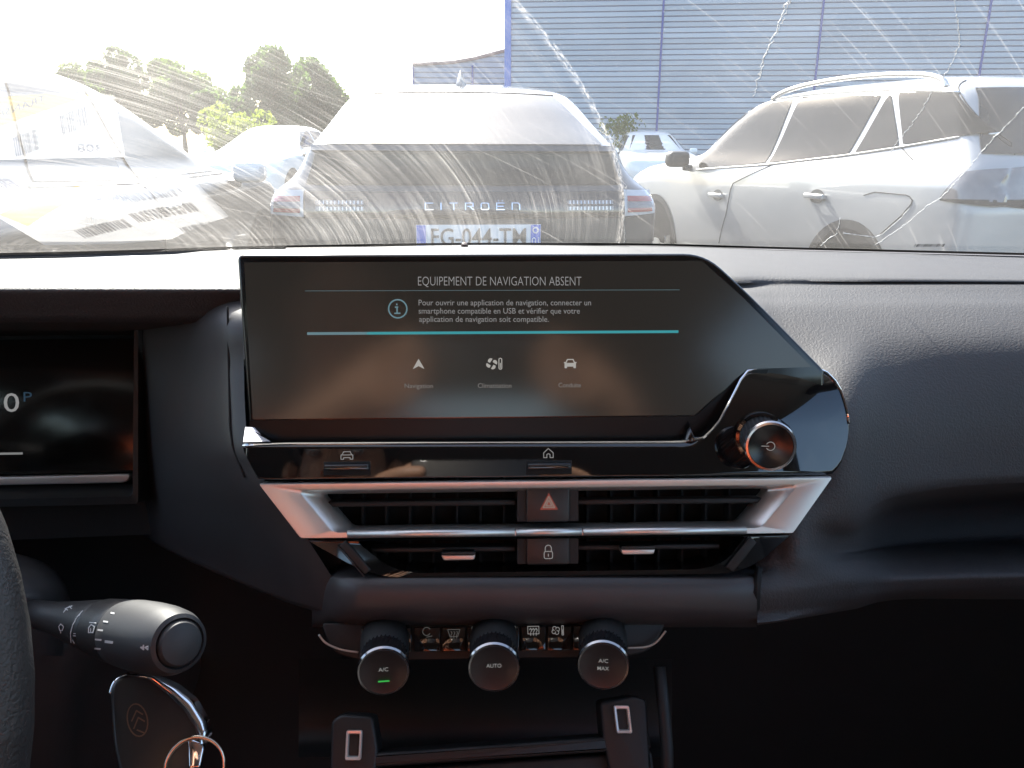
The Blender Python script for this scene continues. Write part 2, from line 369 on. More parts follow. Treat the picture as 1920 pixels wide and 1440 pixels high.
strokes('info_icon', [('c', circ(ia, ib, .0050, 32)), [(ia-.0004, ib-.0024), (ia-.0004, ib+.0009)], [(ia-.0013, ib+.0009), (ia, ib+.0009)], [(ia-.0016, ib-.0025), (ia+.0012, ib-.0025)], [(ia-.0005, ib+.0022), (ia-.0005, ib+.0026)]], .0008, S3, e_teal2, ts)
na, nb = SCR.loc(785, 683)
strokes('navigation_icon', [], .0005, S3, e_icon, ts, fills=[[(na, nb+.0031), (na-.0033, nb-.0027), (na, nb-.0010)], [(na, nb+.0031), (na, nb-.0010), (na+.0033, nb-.0027)]])
ca, cb = SCR.loc(922, 682)
fl = []
for k in range(4):
    a0 = 90*k+20; c0 = (ca+.0016*math.cos(R(a0)), cb+.0016*math.sin(R(a0)))
    fl.append([(c0[0]+.0016*math.cos(R(a0+t))*(1 if t < 100 else .7), c0[1]+.0016*math.sin(R(a0+t))*(1 if t < 100 else .7)) for t in range(-60, 150, 15)])
strokes('climate_icon', [('c', rounded([(ca+.0040, cb+.003), (ca+.0056, cb+.003), (ca+.0056, cb-.003), (ca+.0040, cb-.003)], .0007, 3)), [(ca+.0048, cb-.0022), (ca+.0048, cb+.0003)]], .0005, S3, e_icon, ts, fills=fl)
da, db = SCR.loc(1069, 682)
strokes('driving_icon', [[(da-.0024, db+.0006), (da-.0016, db+.0024), (da+.0016, db+.0024), (da+.0024, db+.0006)], [(da-.0034, db+.0007), (da-.0026, db+.0007)], [(da+.0026, db+.0007), (da+.0034, db+.0007)]], .0006, S3, e_icon, ts,
        fills=[[(da-.0032, db+.0005), (da+.0032, db+.0005), (da+.0032, db-.0016), (da-.0032, db-.0016)], [(da-.0032, db-.0016), (da-.0018, db-.0016), (da-.0018, db-.0025), (da-.0032, db-.0025)], [(da+.0018, db-.0016), (da+.0032, db-.0016), (da+.0032, db-.0025), (da+.0018, db-.0025)]])
for s, x0, y0, x1 in (('Navigation', 759, 727.5, 812), ('Climatisation', 896, 727, 959), ('Conduite', 1047, 726, 1089)):
    text_px('icon_lettering', s, SCR, x0, y0, x1, e_dim, ts, 8.5)

# ------------------------------------------------------------------ piano black control panel
cp = empty('control_panel', PAN.pix(1000, 860), 'glossy piano black control strip with rotary volume knob, below the touchscreen', 'control panel')
top_px = [(455, 836), (486, 834), (530, 832), (700, 831), (1000, 830), (1240, 829), (1290, 828), (1320, 820), (1345, 796), (1372, 745), (1393, 703), (1405, 693), (1420, 691), (1530, 690), (1545, 694), (1562, 708), (1577, 733), (1588, 765), (1592, 795)]
bot_px = [(458, 848), (470, 872), (485, 899), (520, 899), (700, 897), (1000, 894.5), (1240, 892.5), (1400, 891.5), (1540, 890.5), (1562, 888), (1576, 870), (1588, 835), (1592, 800)]
def pan(px, py, h=0):
    p = PAN.pix(px, py); b = (p-PAN.o).dot(PAN.ey)
    d = 0
    if b > .014: d += 5.5*(b-.014)**2
    a = (p-PAN.o).dot(PAN.ex)
    if a > .150: d += 2.2*(a-.150)**2
    q = (py-830)
    if px < 1300 and py < 838: d += .0002*(838-py)
    v = (p-C).normalized(); return p + v*((h-d)/v.dot(PAN.n))
patch('gloss_panel', top_px, bot_px, pan, piano_m, cp, 90, 26, .014, 60)
tube('bright_edge', [pan(*p, h=.0003) for p in resample([Vector(q) for q in top_px], 60)], .0007, chrome_m, cp, 6)
# chrome wedge added at the left end to make the bevel's sky reflection
wp = [pan(457, 834, .0005), pan(461, 806, -.0035), pan(478, 807, -.0035), pan(490, 820, -.002), pan(508, 833, .0005)]
wo = mk('glint_wedge', wp, [(0, 1, 2, 3, 4)], chrome_m, cp, False)
wo.modifiers.new('thickness', 'SOLIDIFY').thickness = .002
PQ = Plane(-22.2, .4315)
for x0, x1, yt in ((607, 695, 868), (986, 1072, 866)):
    k = empty('key', PAN.pix(x0, yt)); k.parent = cp; k.matrix_parent_inverse = Matrix.Translation(-cp.location)
    slab('key_well', [PAN.pix(*p, .0004) for p in ((x0, yt-2), (x1, yt-3), (x1, yt+23), (x0, yt+24))], PAN.n, .0012, black_m, cp, .0004, 2)
    slab('toggle_key', [PAN.pix(*p, .0030) for p in ((x0+3, yt+3), (x1-3, yt+2), (x1-3, yt+13), (x0+3, yt+14))], PAN.n, .004, piano_m, cp, .0008, 3)
    slab('key_lip', [PAN.pix(*p, .0038) for p in ((x0+4, yt+4.5), (x1-4, yt+3.5), (x1-4, yt+8), (x0+4, yt+9))], PAN.n, .001, hard_m, cp, .0004, 2)
    bpy.data.objects.remove(k)
PF = lambda a, b, h=0: PAN.pt(a, b, .0010+h)
a0, b0 = PAN.loc(651, 854); s_ = .00029
strokes('vehicle_symbol', [[(a0-9*s_, b0+1*s_), (a0-6*s_, b0+7*s_), (a0+6*s_, b0+7*s_), (a0+9*s_, b0+1*s_)], [(a0-11*s_, b0+s_), (a0+11*s_, b0+s_)], [(a0-11*s_, b0+s_), (a0-11*s_, b0-7*s_), (a0-6*s_, b0-7*s_), (a0-6*s_, b0-4*s_), (a0+6*s_, b0-4*s_), (a0+6*s_, b0-7*s_), (a0+11*s_, b0-7*s_), (a0+11*s_, b0+s_)]], .00045, PF, e_key, cp)
a0, b0 = PAN.loc(1028, 850)
strokes('home_symbol', [('c', [(a0, b0+9*s_), (a0-9*s_, b0+1*s_), (a0-9*s_, b0-8*s_), (a0-3*s_, b0-8*s_), (a0-3*s_, b0-2*s_), (a0, b0-.6*s_), (a0+3*s_, b0-2*s_), (a0+3*s_, b0-8*s_), (a0+9*s_, b0-8*s_), (a0+9*s_, b0+1*s_)])], .00045, PF, e_key, cp)
# rotary knob
def knurled(name, o, ax, r, h0, h1, m, parent, n=34, ref=None):
    ax = Vector(ax).normalized(); rr = Vector(ref or (0, 0, 1)); u = (rr-ax*rr.dot(ax)).normalized(); v = ax.cross(u); rows = []
    for i in range(5):
        h = h0+(h1-h0)*i/4; row = []
        for k in range(n*4):
            t = 2*math.pi*(k/(n*4))+i*.07; q = r*(1+(.045 if k % 4 in (1, 2) else 0))
            row.append(Vector(o)+ax*h+(u*math.cos(t)+v*math.sin(t))*q)
        rows.append(row)
    return grid(name, rows, m, parent, True, 25, closed=True)
kb = pan(1424, 817); kf = Plane(-22.2, .404).pix(1445, 837); kax = (kf-kb); kl = kax.length; kax.normalize()
lathe('knob_collar', [(.0135, -.003), (.0140, .002), (.0135, .0045), (.0118, .005), (.0112, .003)], kb, kax, piano_m, cp)
knurled('knob_grip', kb, kax, .0112, .002, kl-.003, M('knob_knurl', (.10, .10, .105), .32, metal=.7, var=(90, .2)), cp, 30)
lathe('knob_rim', [(.0116, kl-.004), (.0130, kl-.003), (.0133, kl-.001), (.0126, kl+.0003), (.0115, kl+.0004)], kb, kax, M('smoked_chrome', (.30, .30, .31), .15, metal=1, var=(90, .1)), cp)
lathe('knob_face', [(.0118, kl-.0005), (.0112, kl+.0004), (.0100, kl+.0001), (.006, kl-.0010), (0, kl-.0013)], kb, kax, M('knob_cap', (.008, .008, .008), .22, var=(60, .2)), cp)
kp = Plane3(kb+kax*(kl-.0008), Vector((1, 0, 0))-kax*kax.x, kax.cross(Vector((1, 0, 0))))
if kp.n.dot(kax) < 0: kp = Plane3(kp.o, kp.ex, -kp.ey)
strokes('power_symbol', [circ(0, 0, .0022, 20, -150, 150), [(-.0045, 0), (-.0008, 0)]], .0004, lambda a, b, h: kp.pt(a, b, .0004+h), e_key, cp)

# ------------------------------------------------------------------ vents with silver frame
vu = empty('air_vent_unit', FRM.pix(1020, 1000), 'twin air vents in a satin silver frame with hazard and lock buttons between', 'air vent')
def loops(name, ls, m, parent, ang=40):
    return grid(name, ls, m, parent, True, ang, closed=True)
cr = 5
LO = rounded([(485, 907), (1561, 894), (1488, 1001), (563, 1011)], [3, 3, 4, 4], cr)
LM = rounded([(556, 919), (1500, 908), (1430, 990), (622, 999)], [14, 14, 16, 16], cr)
LI = rounded([(594, 930), (1457, 919), (1399, 987), (652, 996)], [16, 16, 8, 8], cr)
ls = [[FRM.pix(*p, -.012) for p in LO], [FRM.pix(*p, -.0012) for p in LO]]
LO2 = [(p[0]+(1020-p[0])*.0025, p[1]+(952-p[1])*.04) for p in LO]
ls += [[FRM.pix(*p, 0) for p in LO2], [FRM.pix(*p, 0) for p in LM]]
ls += [[FRM.pix(p[0]+(q[0]-p[0])*.12, p[1]+(q[1]-p[1])*.12, -.0006) for p, q in zip(LM, LI)], [FRM.pix(*p, -.009) for p in LI], [FRM.pix(*p, -.02) for p in LI]]
loops('silver_frame', ls, silver_m, vu, 50)
# the lower rail pieces between the two duct rows (rounded bars)
def rail(x0, x1):
    p = [FRM.pix(x0, 1001.3-(x0-650)*.0098, .0004), FRM.pix(x1, 1001.3-(x1-650)*.0098, .0004)]
    d = (p[1]-p[0]).normalized(); u = FRM.ey; n = FRM.n; rows = []
    for q in p: rows.append([q+u*(.0021*math.cos(t))+n*(.0021*math.sin(t)) for t in (2*math.pi*k/14 for k in range(14))])
    g = grid('silver_rail', rows, silver_m, vu, True, 50, closed=True)
    bm = bmesh.new(); bm.from_mesh(g.data); bmesh.ops.holes_fill(bm, edges=[e for e in bm.edges if e.is_boundary], sides=0); bmesh.ops.recalc_face_normals(bm, faces=bm.faces); bm.to_mesh(g.data); bm.free()
rail(652, 965); rail(967.5, 1090.5); rail(1093, 1398)
# duct housing: rim of lower vents, back wall
LV = rounded([(575, 1014), (1484, 1004), (1400, 1076), (700, 1084)], [6, 6, 60, 60], 8)
LVi = rounded([(668, 1016), (1400, 1006), (1350, 1068), (742, 1076)], [10, 10, 60, 60], 8)
loops('vent_surround', [[FRM.pix(*p, -.02) for p in LV], [FRM.pix(*p, -.001) for p in LV], [FRM.pix(p[0]+(q[0]-p[0])*.03, p[1]+(q[1]-p[1])*.03, -.0003) for p, q in zip(LV, LVi)], [FRM.pix(*p, -.001) for p in LVi], [FRM.pix(*p, -.03) for p in LVi]], piano_m, vu, 50)
slab('duct_back', [FRM.pix(*p, -.032) for p in ((560, 890), (1530, 880), (1500, 1090), (570, 1100))], FRM.n, .002, black_m, vu)
for (xa, xb, yv0, yv1) in ((600, 968, 951, 947), (1086, 1450, 946.5, 943), (690, 968, 1039, 1036), (1086, 1360, 1034, 1031)):
    slab('horizontal_vane', [FRM.pix(*p, -.010) for p in ((xa, yv0-5), (xb, yv1-5), (xb, yv1+5), (xa, yv0+5))], FRM.n, .012, dark_m, vu, .0009, 2)
for i in range(8):
    for X in (622, 1112):
        x = X+i*46.5
        if X == 1112 and i == 7: continue
        slab('vertical_vane', [FRM.pix(*p, -.021) for p in ((x-2.2, 905), (x+2.2, 905), (x+2.2, 1070), (x-2.2, 1070))], FRM.n, .010, black_m, vu)
for x0, x1, y in ((826, 892, 1043), (1165, 1232, 1032)):
    slab('silver_tab', [FRM.pix(*p, -.0035) for p in rounded([(x0, y), (x1, y-1), (x1-3, y+10), (x0+5, y+11)], 4, 3)], FRM.n, .008, silver_m, vu, .0008, 3)
    slab('tab_grip', [FRM.pix(*p, -.0028) for p in rounded([(x0+2, y-6), (x1-2, y-7), (x1-1, y-.5), (x0+1, y+.5)], 3, 3)], FRM.n, .007, hard_m, vu, .0006, 2)
for nm, pts in (('hazard_button', [(988, 913), (1069, 912), (1069, 980), (988, 981)]), ('lock_button', [(988, 1008), (1069, 1007), (1069, 1061), (988, 1062)])):
    slab('button_column', [FRM.pix(p[0]+(-17 if p[0] < 1000 else 18), p[1], -.006) for p in pts], FRM.n, .02, dark_m, vu)
    slab(nm, [FRM.pix(*p, -.0035) for p in rounded(pts, 5, 3)], FRM.n, .006, M(nm, (.016, .0145, .014), .4, var=(60, .1)), vu, .0006, 2)
HB = Plane3(FRM.o-FRM.n*.0035, FRM.ex, FRM.ey)
ha, hb = HB.loc(1029, 943)
HF = lambda a, b, h=0: HB.pt(a, b, .0004+h)
strokes('hazard_symbol', [], .0004, HF, e_red, vu, fills=[[(ha, hb+.0056), (ha-.0051, hb-.0037), (ha+.0051, hb-.0037)]])
HF2 = lambda a, b, h=0: HB.pt(a, b, .0007+h)
strokes('hazard_outline', [('c', [(ha, hb+.0036), (ha-.0032, hb-.0024), (ha+.0032, hb-.0024)]), ('c', [(ha, hb+.0016), (ha-.0016, hb-.0014), (ha+.0016, hb-.0014)])], .0007, HF2, e_redl, vu)
la, lb = HB.loc(1028, 1034)
strokes('lock_symbol', [('c', rounded([(la-.0023, lb+.0001), (la+.0023, lb+.0001), (la+.0023, lb-.0038), (la-.0023, lb-.0038)], .001, 3)), [(la-.0017, lb), (la-.0017, lb+.0018)]+circ(la, lb+.0018, .0017, 10, 180, 0)+[(la+.0017, lb)], [(la, lb-.0013), (la, lb-.0026)]], .0005, HF, e_key, vu)
for x0, y0, x1, y1 in ((642, 1018, 690, 1073), (1413, 1012, 1368, 1068)):
    pa, pb = FRM.pix(x0, y0, .001), FRM.pix(x1, y1, .001); d = (pb-pa); n = d.cross(FRM.n).normalized()*.0021
    slab('thumbwheel', [pa-n, pa+n, pa+d*.5+n*1.15, pb+n, pb-n, pa+d*.5-n*1.15], FRM.n, .006, dark_m, vu, .0008, 3)
    strokes('thumbwheel_edge', [[(0, 0), (1, 0)]], .03, lambda a, b, h, pa=pa, d=d, n=n: pa+d*a+n*(1.25+b*10)+FRM.n*.0004, dark_m, vu)
# ------------------------------------------------------------------ climate controls
ACP = Plane(-34, .462)
ac = empty('climate_panel', ACP.pix(926, 1200), 'black climate control strip with three knurled knobs and push buttons', 'climate control')
gloss2 = M('smoked_gloss_keys', (.012, .011, .010), .06, spec=.6, var=(40, .2))
slab('panel_base', [ACP.pix(*p, -.003) for p in rounded([(600, 1168), (1255, 1160), (1225, 1222), (1170, 1232), (680, 1240), (620, 1226)], [10, 10, 30, 20, 20, 30], 5)], ACP.n, .02, dark_m, ac, .001, 2)
btns = [(677, 772), (776, 826), (828, 874), (876, 974), (976, 1024), (1026, 1072), (1074, 1172)]
for x0, x1 in btns:
    k = -(x0-677)*.0085
    slab('push_button', [ACP.pix(*p) for p in ((x0+.6, 1177+k), (x1-.6, 1177+k), (x1-.6, 1222+k), (x0+.6, 1223+k))], ACP.n, .006, gloss2, ac, .0004, 2)
for pts in (((598, 1190), (612, 1206), (640, 1218), (672, 1223)), ((1176, 1215), (1210, 1213), (1230, 1204), (1248, 1183))):
    tube('trim_edge', spline([ACP.pix(*p, .0005) for p in pts], 6), .0006, silver_m, ac, 6)
AF = lambda a, b, h=0: ACP.pt(a, b, .0004+h)
def sym(name, px, py, lines, mm, wd=.00035):
    a, b = ACP.loc(px, py); u = .00031
    L = [('c', [(a+x*u, b+y*u) for x, y in l[1]]) if isinstance(l, tuple) else [(a+x*u, b+y*u) for x, y in l] for l in lines]
    strokes(name, L, wd, AF, mm, ac)
dimk = E('backlit_symbol_dim', (.8, .8, .76), .022)
arrows = [[(x, -9), (x, -3), (x+2, 0), (x, 3)] for x in (-5, 0, 5)]
sym('rear_defrost_symbol', 1000, 1182, [('c', [(-10, 7), (10, 7), (10, -6), (-10, -6)])]+arrows+[[(x-2, 1), (x, 4), (x+2, 1)] for x in (-5, 0, 5)], e_key)
sym('front_defrost_symbol', 851, 1187, [('c', [(-11, 6), (11, 6), (7, -6), (-7, -6)])]+arrows, dimk)
sym('recirculation_symbol', 800, 1186, [circ(0, 2, 7, 16, 30, 330), [(0, -8), (10, -6)]], dimk)
sym('fan_symbol', 1046, 1182, [circ(-4+4*math.cos(R(t)), 4*math.sin(R(t)), 3.4, 12, t-110, t+150) for t in (30, 120, 210, 300)]+[('c', [(7, 8), (10, 8), (10, -8), (7, -8)]), [(8.5, -6), (8.5, 1)]], e_key)
text_px('off_lettering', 'OFF', ACP, 884, 1180.5, 896, dimk, ac, 6)
sym('fan_speed_symbol', 961, 1177, [circ(-3, 0, 3, 10), circ(3, 0, 3, 10)], dimk)
knob_m = M('knob_face_plastic', (.02, .018, .0175), .35, var=(70, .15))
for i, (bx, by, fx, fy, words) in enumerate(((722, 1196, 719, 1259, ('A/C',)), (926, 1193, 926, 1252, ('AUTO',)), (1130, 1190, 1131, 1248, ('A/C', 'MAX')))):
    kb = ACP.pix(bx, by); kd = Vector((0, -math.cos(R(8)), math.sin(R(8))))
    L = .034
    # slide the axis so that the face centre falls where the photograph shows it
    fpt = kb+kd*L
    kx = (Plane3(fpt, (1, 0, 0), (0, math.sin(R(8)), math.cos(R(8)))).pix(fx, fy)-kb); L = kx.length; kx.normalize()
    kn = empty('knob', kb); 
    col.objects.unlink(kn); bpy.data.objects.remove(kn)
    kn = lathe('knob', [(.0128, -.002), (.0134, .004), (.0130, L*.55), (.0124, L*.6)], kb, kx, dark_m, ac, ref=(1, 0, 0))
    knurled('knob_grip', kb, kx, .0122, L*.55, L-.002, chrome_m if i < 0 else M('knurl', (.05, .05, .055), .25, metal=.8, var=(90, .2)), kn, 36, ref=(1, 0, 0))
    lathe('knob_rim', [(.0124, L-.003), (.0136, L-.002), (.0138, L-.0008), (.0131, L+.0004), (.0122, L+.0003)], kb, kx, M('dark_chrome', (.32, .31, .31), .16, metal=1, var=(90, .1)), kn, ref=(1, 0, 0))
    lathe('knob_face', [(.0126, L-.0005), (.0121, L+.0006), (.011, L+.0003), (.005, L-.0004), (0, L-.0005)], kb, kx, knob_m, kn, ref=(1, 0, 0))
    ey = kx.cross(Vector((1, 0, 0))); ey = ey if ey.z > 0 else -ey
    KP = Plane3(kb+kx*(L+.0005), Vector((1, 0, 0))-kx*kx.x, ey)
    KP.n = kx
    for j, s in enumerate(words):
        wd = .0078 if s == 'AUTO' else (.0060 if s == 'MAX' else .0050)
        text('knob_lettering', s, lambda a, b, h: KP.pt(a, b, h), -wd/2, .0005+(.0015 if len(words) > 1 else 0)-j*.0042, wd, e_key, kn, height=.0021, bold=.01)
    if i == 0:
        strokes('indicator_light', [[(-.0026, -.0050), (.0026, -.0050)]], .0009, lambda a, b, h: KP.pt(a, b, .0004), e_green, kn)

# ------------------------------------------------------------------ tray with USB sockets
tray = empty('storage_tray', at_y(926, 1400, .37), 'dark open storage tray with a silver rimmed USB socket on either side', 'storage tray')
TRY = Plane(-36, .475); TFL = Plane(-52, .455)
skin('tray_back_wall', [[(x, 1235, .45), (x, 1300, .46), (x, 1380, .455), (x, 1420, .43)] for x in (560, 760, 1000, 1260)], dark_m, tray, 3, 4)
def blk(name, pts, pl, h, th, m, bev=.002): return slab(name, [pl.pix(*p, h) for p in pts], pl.n, th, m, tray, bev, 3)
lowm = M('tray_plastic', (.011, .011, .0115), .5, bump=('noise', 1200, .2, .0003))
blk('socket_block', rounded([(622, 1352), (640, 1338), (700, 1342), (710, 1405), (700, 1500), (618, 1500)], 8, 3), TRY, .002, .02, lowm)
blk('socket_block', rounded([(1124, 1316), (1190, 1304), (1212, 1312), (1222, 1480), (1150, 1480), (1130, 1385)], 8, 3), TRY, .002, .02, lowm)
blk('front_lip', rounded([(690, 1412), (1140, 1380), (1215, 1372), (1222, 1404), (690, 1440)], 5, 3), TRY, .0015, .02, lowm)
blk('lower_step', rounded([(600, 1452), (1225, 1410), (1240, 1520), (600, 1540)], 6, 3), TRY, -.004, .02, lowm)
tube('side_trim', [TRY.pix(*p, .006) for p in ((1232, 1250), (1240, 1330), (1246, 1400), (1248, 1500))], .0035, dark_m, tray, 10)
for cx, cy, wx, hy, sk, inner in ((665, 1396, 15, 28, -.05, 'c'), (1166, 1348, 14.5, 26, .12, 'a')):
    def q(f, h, cx=cx, cy=cy, wx=wx, hy=hy, sk=sk): 
        return [TRY.pix(cx+x*f[0]*wx+sk*y*hy*f[1], cy+y*f[1]*hy, h) for x, y in rounded([(-1, -1), (1, -1), (1, 1), (-1, 1)], .22, 4)]
    us = loops('usb_socket', [q((1, 1), .0015), q((1, 1), .0038), q((.93, .96), .0042), q((.72, .80), .0040), q((.62, .72), .0022), q((.60, .70), -.001)], M('socket_rim', (.75, .73, .70), .28, metal=.5, var=(90, .08)), tray, 40)
    mk('socket_well', q((.66, .76), -.0008), [tuple(range(len(q((1, 1), 0))))], black_m, us, False)
    tg = [TRY.pix(cx+x*wx+sk*y*hy, cy+y*hy, .0012) for x, y in ((-.12, -.5), (.16, -.5), (.16, .5), (-.12, .5))]
    slab('socket_tongue', tg, TRY.n, .0015, dark_m, us, .0003, 2)

# ------------------------------------------------------------------ instrument cluster
CL = Plane(-17, .60)
cl = empty('instrument_cluster', CL.pix(60, 800), 'dark digital instrument display reading 0 under the dashboard hood', 'instrument display')
slab('binnacle_back', [CL.pix(*p, -.022) for p in ((-420, 560), (330, 560), (320, 1010), (-420, 1040))], CL.n, .01, dark_m, cl)
bz = [rounded([(-420, 612), (272, 606), (272, 940), (-420, 956)], 8, 4), rounded([(-420, 630), (256, 625), (250, 905), (-420, 918)], 8, 4)]
loops('bezel', [[CL.pix(*p, -.02) for p in bz[0]], [CL.pix(*p, .012) for p in bz[0]], [CL.pix(p[0]*.6+q[0]*.4, p[1]*.6+q[1]*.4, .013) for p, q in zip(*bz)], [CL.pix(*p, -.004) for p in bz[1]], [CL.pix(*p, -.02) for p in bz[1]]], hard_m, cl, 50)
slab('display', [CL.pix(*p, -.006) for p in rounded([(-420, 640), (252, 634), (248, 888), (-420, 898)], 4, 3)], CL.n, .006, glass_scr, cl, .0005, 2)
slab('silver_strip', [CL.pix(*p, .002) for p in rounded([(-420, 903), (245, 888), (243, 900), (232, 905), (-420, 917)], [2, 6, 8, 4, 2], 4)], CL.n, .006, silver_m, cl, .001, 3)
D3 = Plane3(CL.o-CL.n*.006, CL.ex, CL.ey)
text_px('speed_lettering', '0', D3, 8, 772, 37, e_white, cl, 35, h=.0006)
text_px('gear_lettering', 'P', D3, 45, 753, 61, e_blue, cl, 18, h=.0006)
pxline('gauge_bar', D3, [(-60, 851.5), (42, 850)], .0016, e_text, cl, .0006)

# ------------------------------------------------------------------ steering column, stalk, wheel, key
colu = empty('steering_column', at_y(60, 1200, .42), 'dark moulded steering column shroud behind the wheel rim', 'steering column')
skin('upper_shroud', [[(-260, 1030, .52), (-260, 1050, .44), (-260, 1110, .40), (-260, 1230, .40)], [(-60, 1026, .52), (-60, 1042, .44), (-60, 1100, .40), (-60, 1230, .40)], [(40, 1040, .53), (45, 1056, .45), (50, 1105, .41), (50, 1230, .41)], [(95, 1062, .54), (105, 1082, .46), (112, 1120, .43), (112, 1230, .43)], [(120, 1090, .56), (128, 1110, .5), (132, 1140, .48), (128, 1230, .48)]], smooth_m, colu, 5, 6)
skin('lower_shroud', [[(-260, 1190, .42), (-260, 1320, .43), (-260, 1600, .50)], [(20, 1190, .425), (0, 1320, .43), (-10, 1600, .50)], [(120, 1180, .44), (80, 1320, .44), (60, 1600, .50)], [(190, 1190, .46), (130, 1320, .455), (110, 1600, .51)], [(270, 1210, .52), (200, 1330, .50), (190, 1600, .53)], [(400, 1230, .60), (420, 1330, .60), (420, 1600, .62)]], smooth_m, colu, 6, 6)
st = empty('wiper_stalk', at_y(45, 1150, .43), 'grey wiper control stalk with white markings on the steering column', 'wiper stalk')
s0 = at_y(30, 1143, .425); s1 = at_y(336, 1206, .300); sa = (s1-s0); SL = sa.length; sa.normalize()
lathe('stalk_root', [(0, -.002), (.010, -.002), (.0095, .02), (.0075, .03)], s0, sa, dark_m, st, 40)
lathe('stem', [(.0060, .012), (.0075, .024), (.0085, SL*.30), (.0108, SL*.45), (.0131, SL*.58), (.0136, SL*.625), (.0128, SL*.632)], s0, sa, hard_m, st, 48)
lathe('fixed_ring', [(.0130, SL*.625), (.0142, SL*.632), (.0149, SL*.70), (.0150, SL*.742), (.0143, SL*.75)], s0, sa, hard_m, st, 48)
lathe('rotating_sleeve', [(.0144, SL*.748), (.0153, SL*.755), (.0157, SL*.80), (.0157, SL*.87), (.0152, SL*.93), (.0141, SL*.975), (.0125, SL*1.0), (.0108, SL*1.005), (.0102, SL*.998)], s0, sa, rubber_m, st, 48)
lathe('end_button', [(.0101, SL*.99), (.0099, SL*1.004), (.0088, SL*1.012), (.005, SL*1.018), (0, SL*1.02)], s0, sa, rubber_m, st, 48)
def stalk_pt(px, py):      # point where the pixel's ray meets the stalk's skin
    d = ray(px, py).normalized(); t = .25
    for _ in range(400):
        p = C+d*t; h = (p-s0).dot(sa); r = (p-s0-sa*h).length
        f = h/SL; pr = [(0, .0085), (.30, .0085), (.45, .0108), (.58, .0131), (.63, .0136), (.70, .0149), (.75, .0152), (.80, .0157), (.87, .0157), (.93, .0152), (.975, .0141), (1, .0125)]
        rad = .0085
        for (a, b), (c, e) in zip(pr, pr[1:]):
            if a <= f <= c: rad = b+(e-b)*(f-a)/(c-a)
        if r < rad+.0003: return p
        t += max((r-rad-.0003)*.6, .00005)
    return p
def on_stalk(name, polys, wd_px, m, closed=False):
    bm = bmesh.new()
    for l in polys: ribbon(bm, l, wd_px, lambda a, b: stalk_pt(a, b), closed=closed)
    me = bpy.data.meshes.new(name); bm.to_mesh(me); bm.free(); link(name, me, m, st, False)
ink = M('stalk_print', (.5, .5, .5), .5, var=(300, .1))
for (x, y, l) in ((211, 1149, 5), (198, 1165, 7), (188, 1181, 8), (184, 1199, 10), (183, 1216, 9)): on_stalk('tick_mark', [[(x-l/2, y), (x+l/2, y+1)]], 3.2, ink)
on_stalk('pointer_mark', [[(198, 1203), (210, 1204.5)]], 5, ink)
on_stalk('arrow_mark', [[(269, 1213), (264, 1214), (269, 1218), (269, 1210)], [(277, 1212), (272, 1214), (277, 1218), (277, 1210)]], 2.6, ink)
on_stalk('wiper_symbol', [[(166, 1186), (166, 1177), (171, 1171), (177, 1175), (174, 1186), (166, 1186)], [(170, 1186), (170, 1178)], [(168, 1167), (180, 1168)]], 1.8, ink)
on_stalk('wiper_symbol', [[(112, 1182), (110, 1175), (114, 1170), (119, 1175), (117, 1182), (112, 1182)], [(114, 1182), (114, 1187)]], 1.5, ink)
on_stalk('wiper_symbol', [[(119, 1148), (125, 1140), (135, 1136)], [(122, 1141), (127, 1144)], [(130, 1137), (134, 1141)]], 1.7, ink)
on_stalk('scale_mark', [[(155, 1145), (145, 1156), (136, 1172), (132, 1188), (133, 1205)], [(152, 1148), (148, 1154)], [(142, 1160), (140, 1166)], [(138, 1188), (148, 1188)], [(137, 1192), (147, 1193)], [(136, 1200), (139, 1206)]], 1.5, ink)

sw = at_y(50, 1372, .235)
wh = empty('steering_wheel', sw, 'dark leather steering wheel rim beside the wiper stalk', 'steering wheel')
wc = sw-Vector((.186, 0, 0)); tl = R(24)
wy = Vector((0, math.sin(tl), math.cos(tl))); wnl = Vector((0, -math.cos(tl), math.sin(tl)))
leather = M('wheel_leather', (.030, .027, .025), .5, bump=('grain', 700, .5, .0006), var=(30, .15))
def ringpt(t, r): return wc+Vector((math.cos(t), 0, 0))*r+wy*(math.sin(t)*r)
tube('rim', [ringpt(2*math.pi*k/64, .171) for k in range(64)], .0155, leather, wh, 16, closed=True)
hub = lathe('hub', [(.0, .02), (.05, .018), (.065, .008), (.07, -.02)], wc-wnl*.04, wnl, hard_m, wh, 32)
for t in (0.05, math.pi-.05, -math.pi/2): tube('spoke', [ringpt(t, .05)-wnl*.035, ringpt(t, .11)-wnl*.02, ringpt(t, .165)], [.016, .014, .012], hard_m, wh, 10)

ky = empty('car_key', at_y(300, 1340, .36), 'black car key with chrome edge and oval emblem hanging in the ignition', 'key')
KY = Plane(-40, .42, -14)
kout = rounded([(205, 1292), (222, 1266), (285, 1261), (352, 1300), (384, 1342), (390, 1378), (368, 1420), (340, 1500), (235, 1500), (212, 1400)], [16, 20, 24, 20, 14, 14, 20, 10, 20, 20], 5)
slab('fob', [KY.pix(*p) for p in kout], KY.n, .013, M('fob_plastic', (.014, .014, .015), .3, var=(60, .15)), ky, .002, 4)
tube('chrome_edge', spline([KY.pix(*p, -.003) for p in ((205, 1300), (213, 1280), (228, 1268), (240, 1264))], 6), .0012, chrome_m, ky, 8)
def kband(px, py):
    q_ = KY.pix(px, py); return q_
ko = [(240, 1263), (290, 1262), (335, 1282), (368, 1308), (390, 1345), (397, 1372), (390, 1392)]; ki = [(238, 1268), (280, 1275), (318, 1305), (345, 1332), (364, 1362), (372, 1382), (374, 1396)]
a_, b_ = resample(ko, 40), resample(ki, 40)
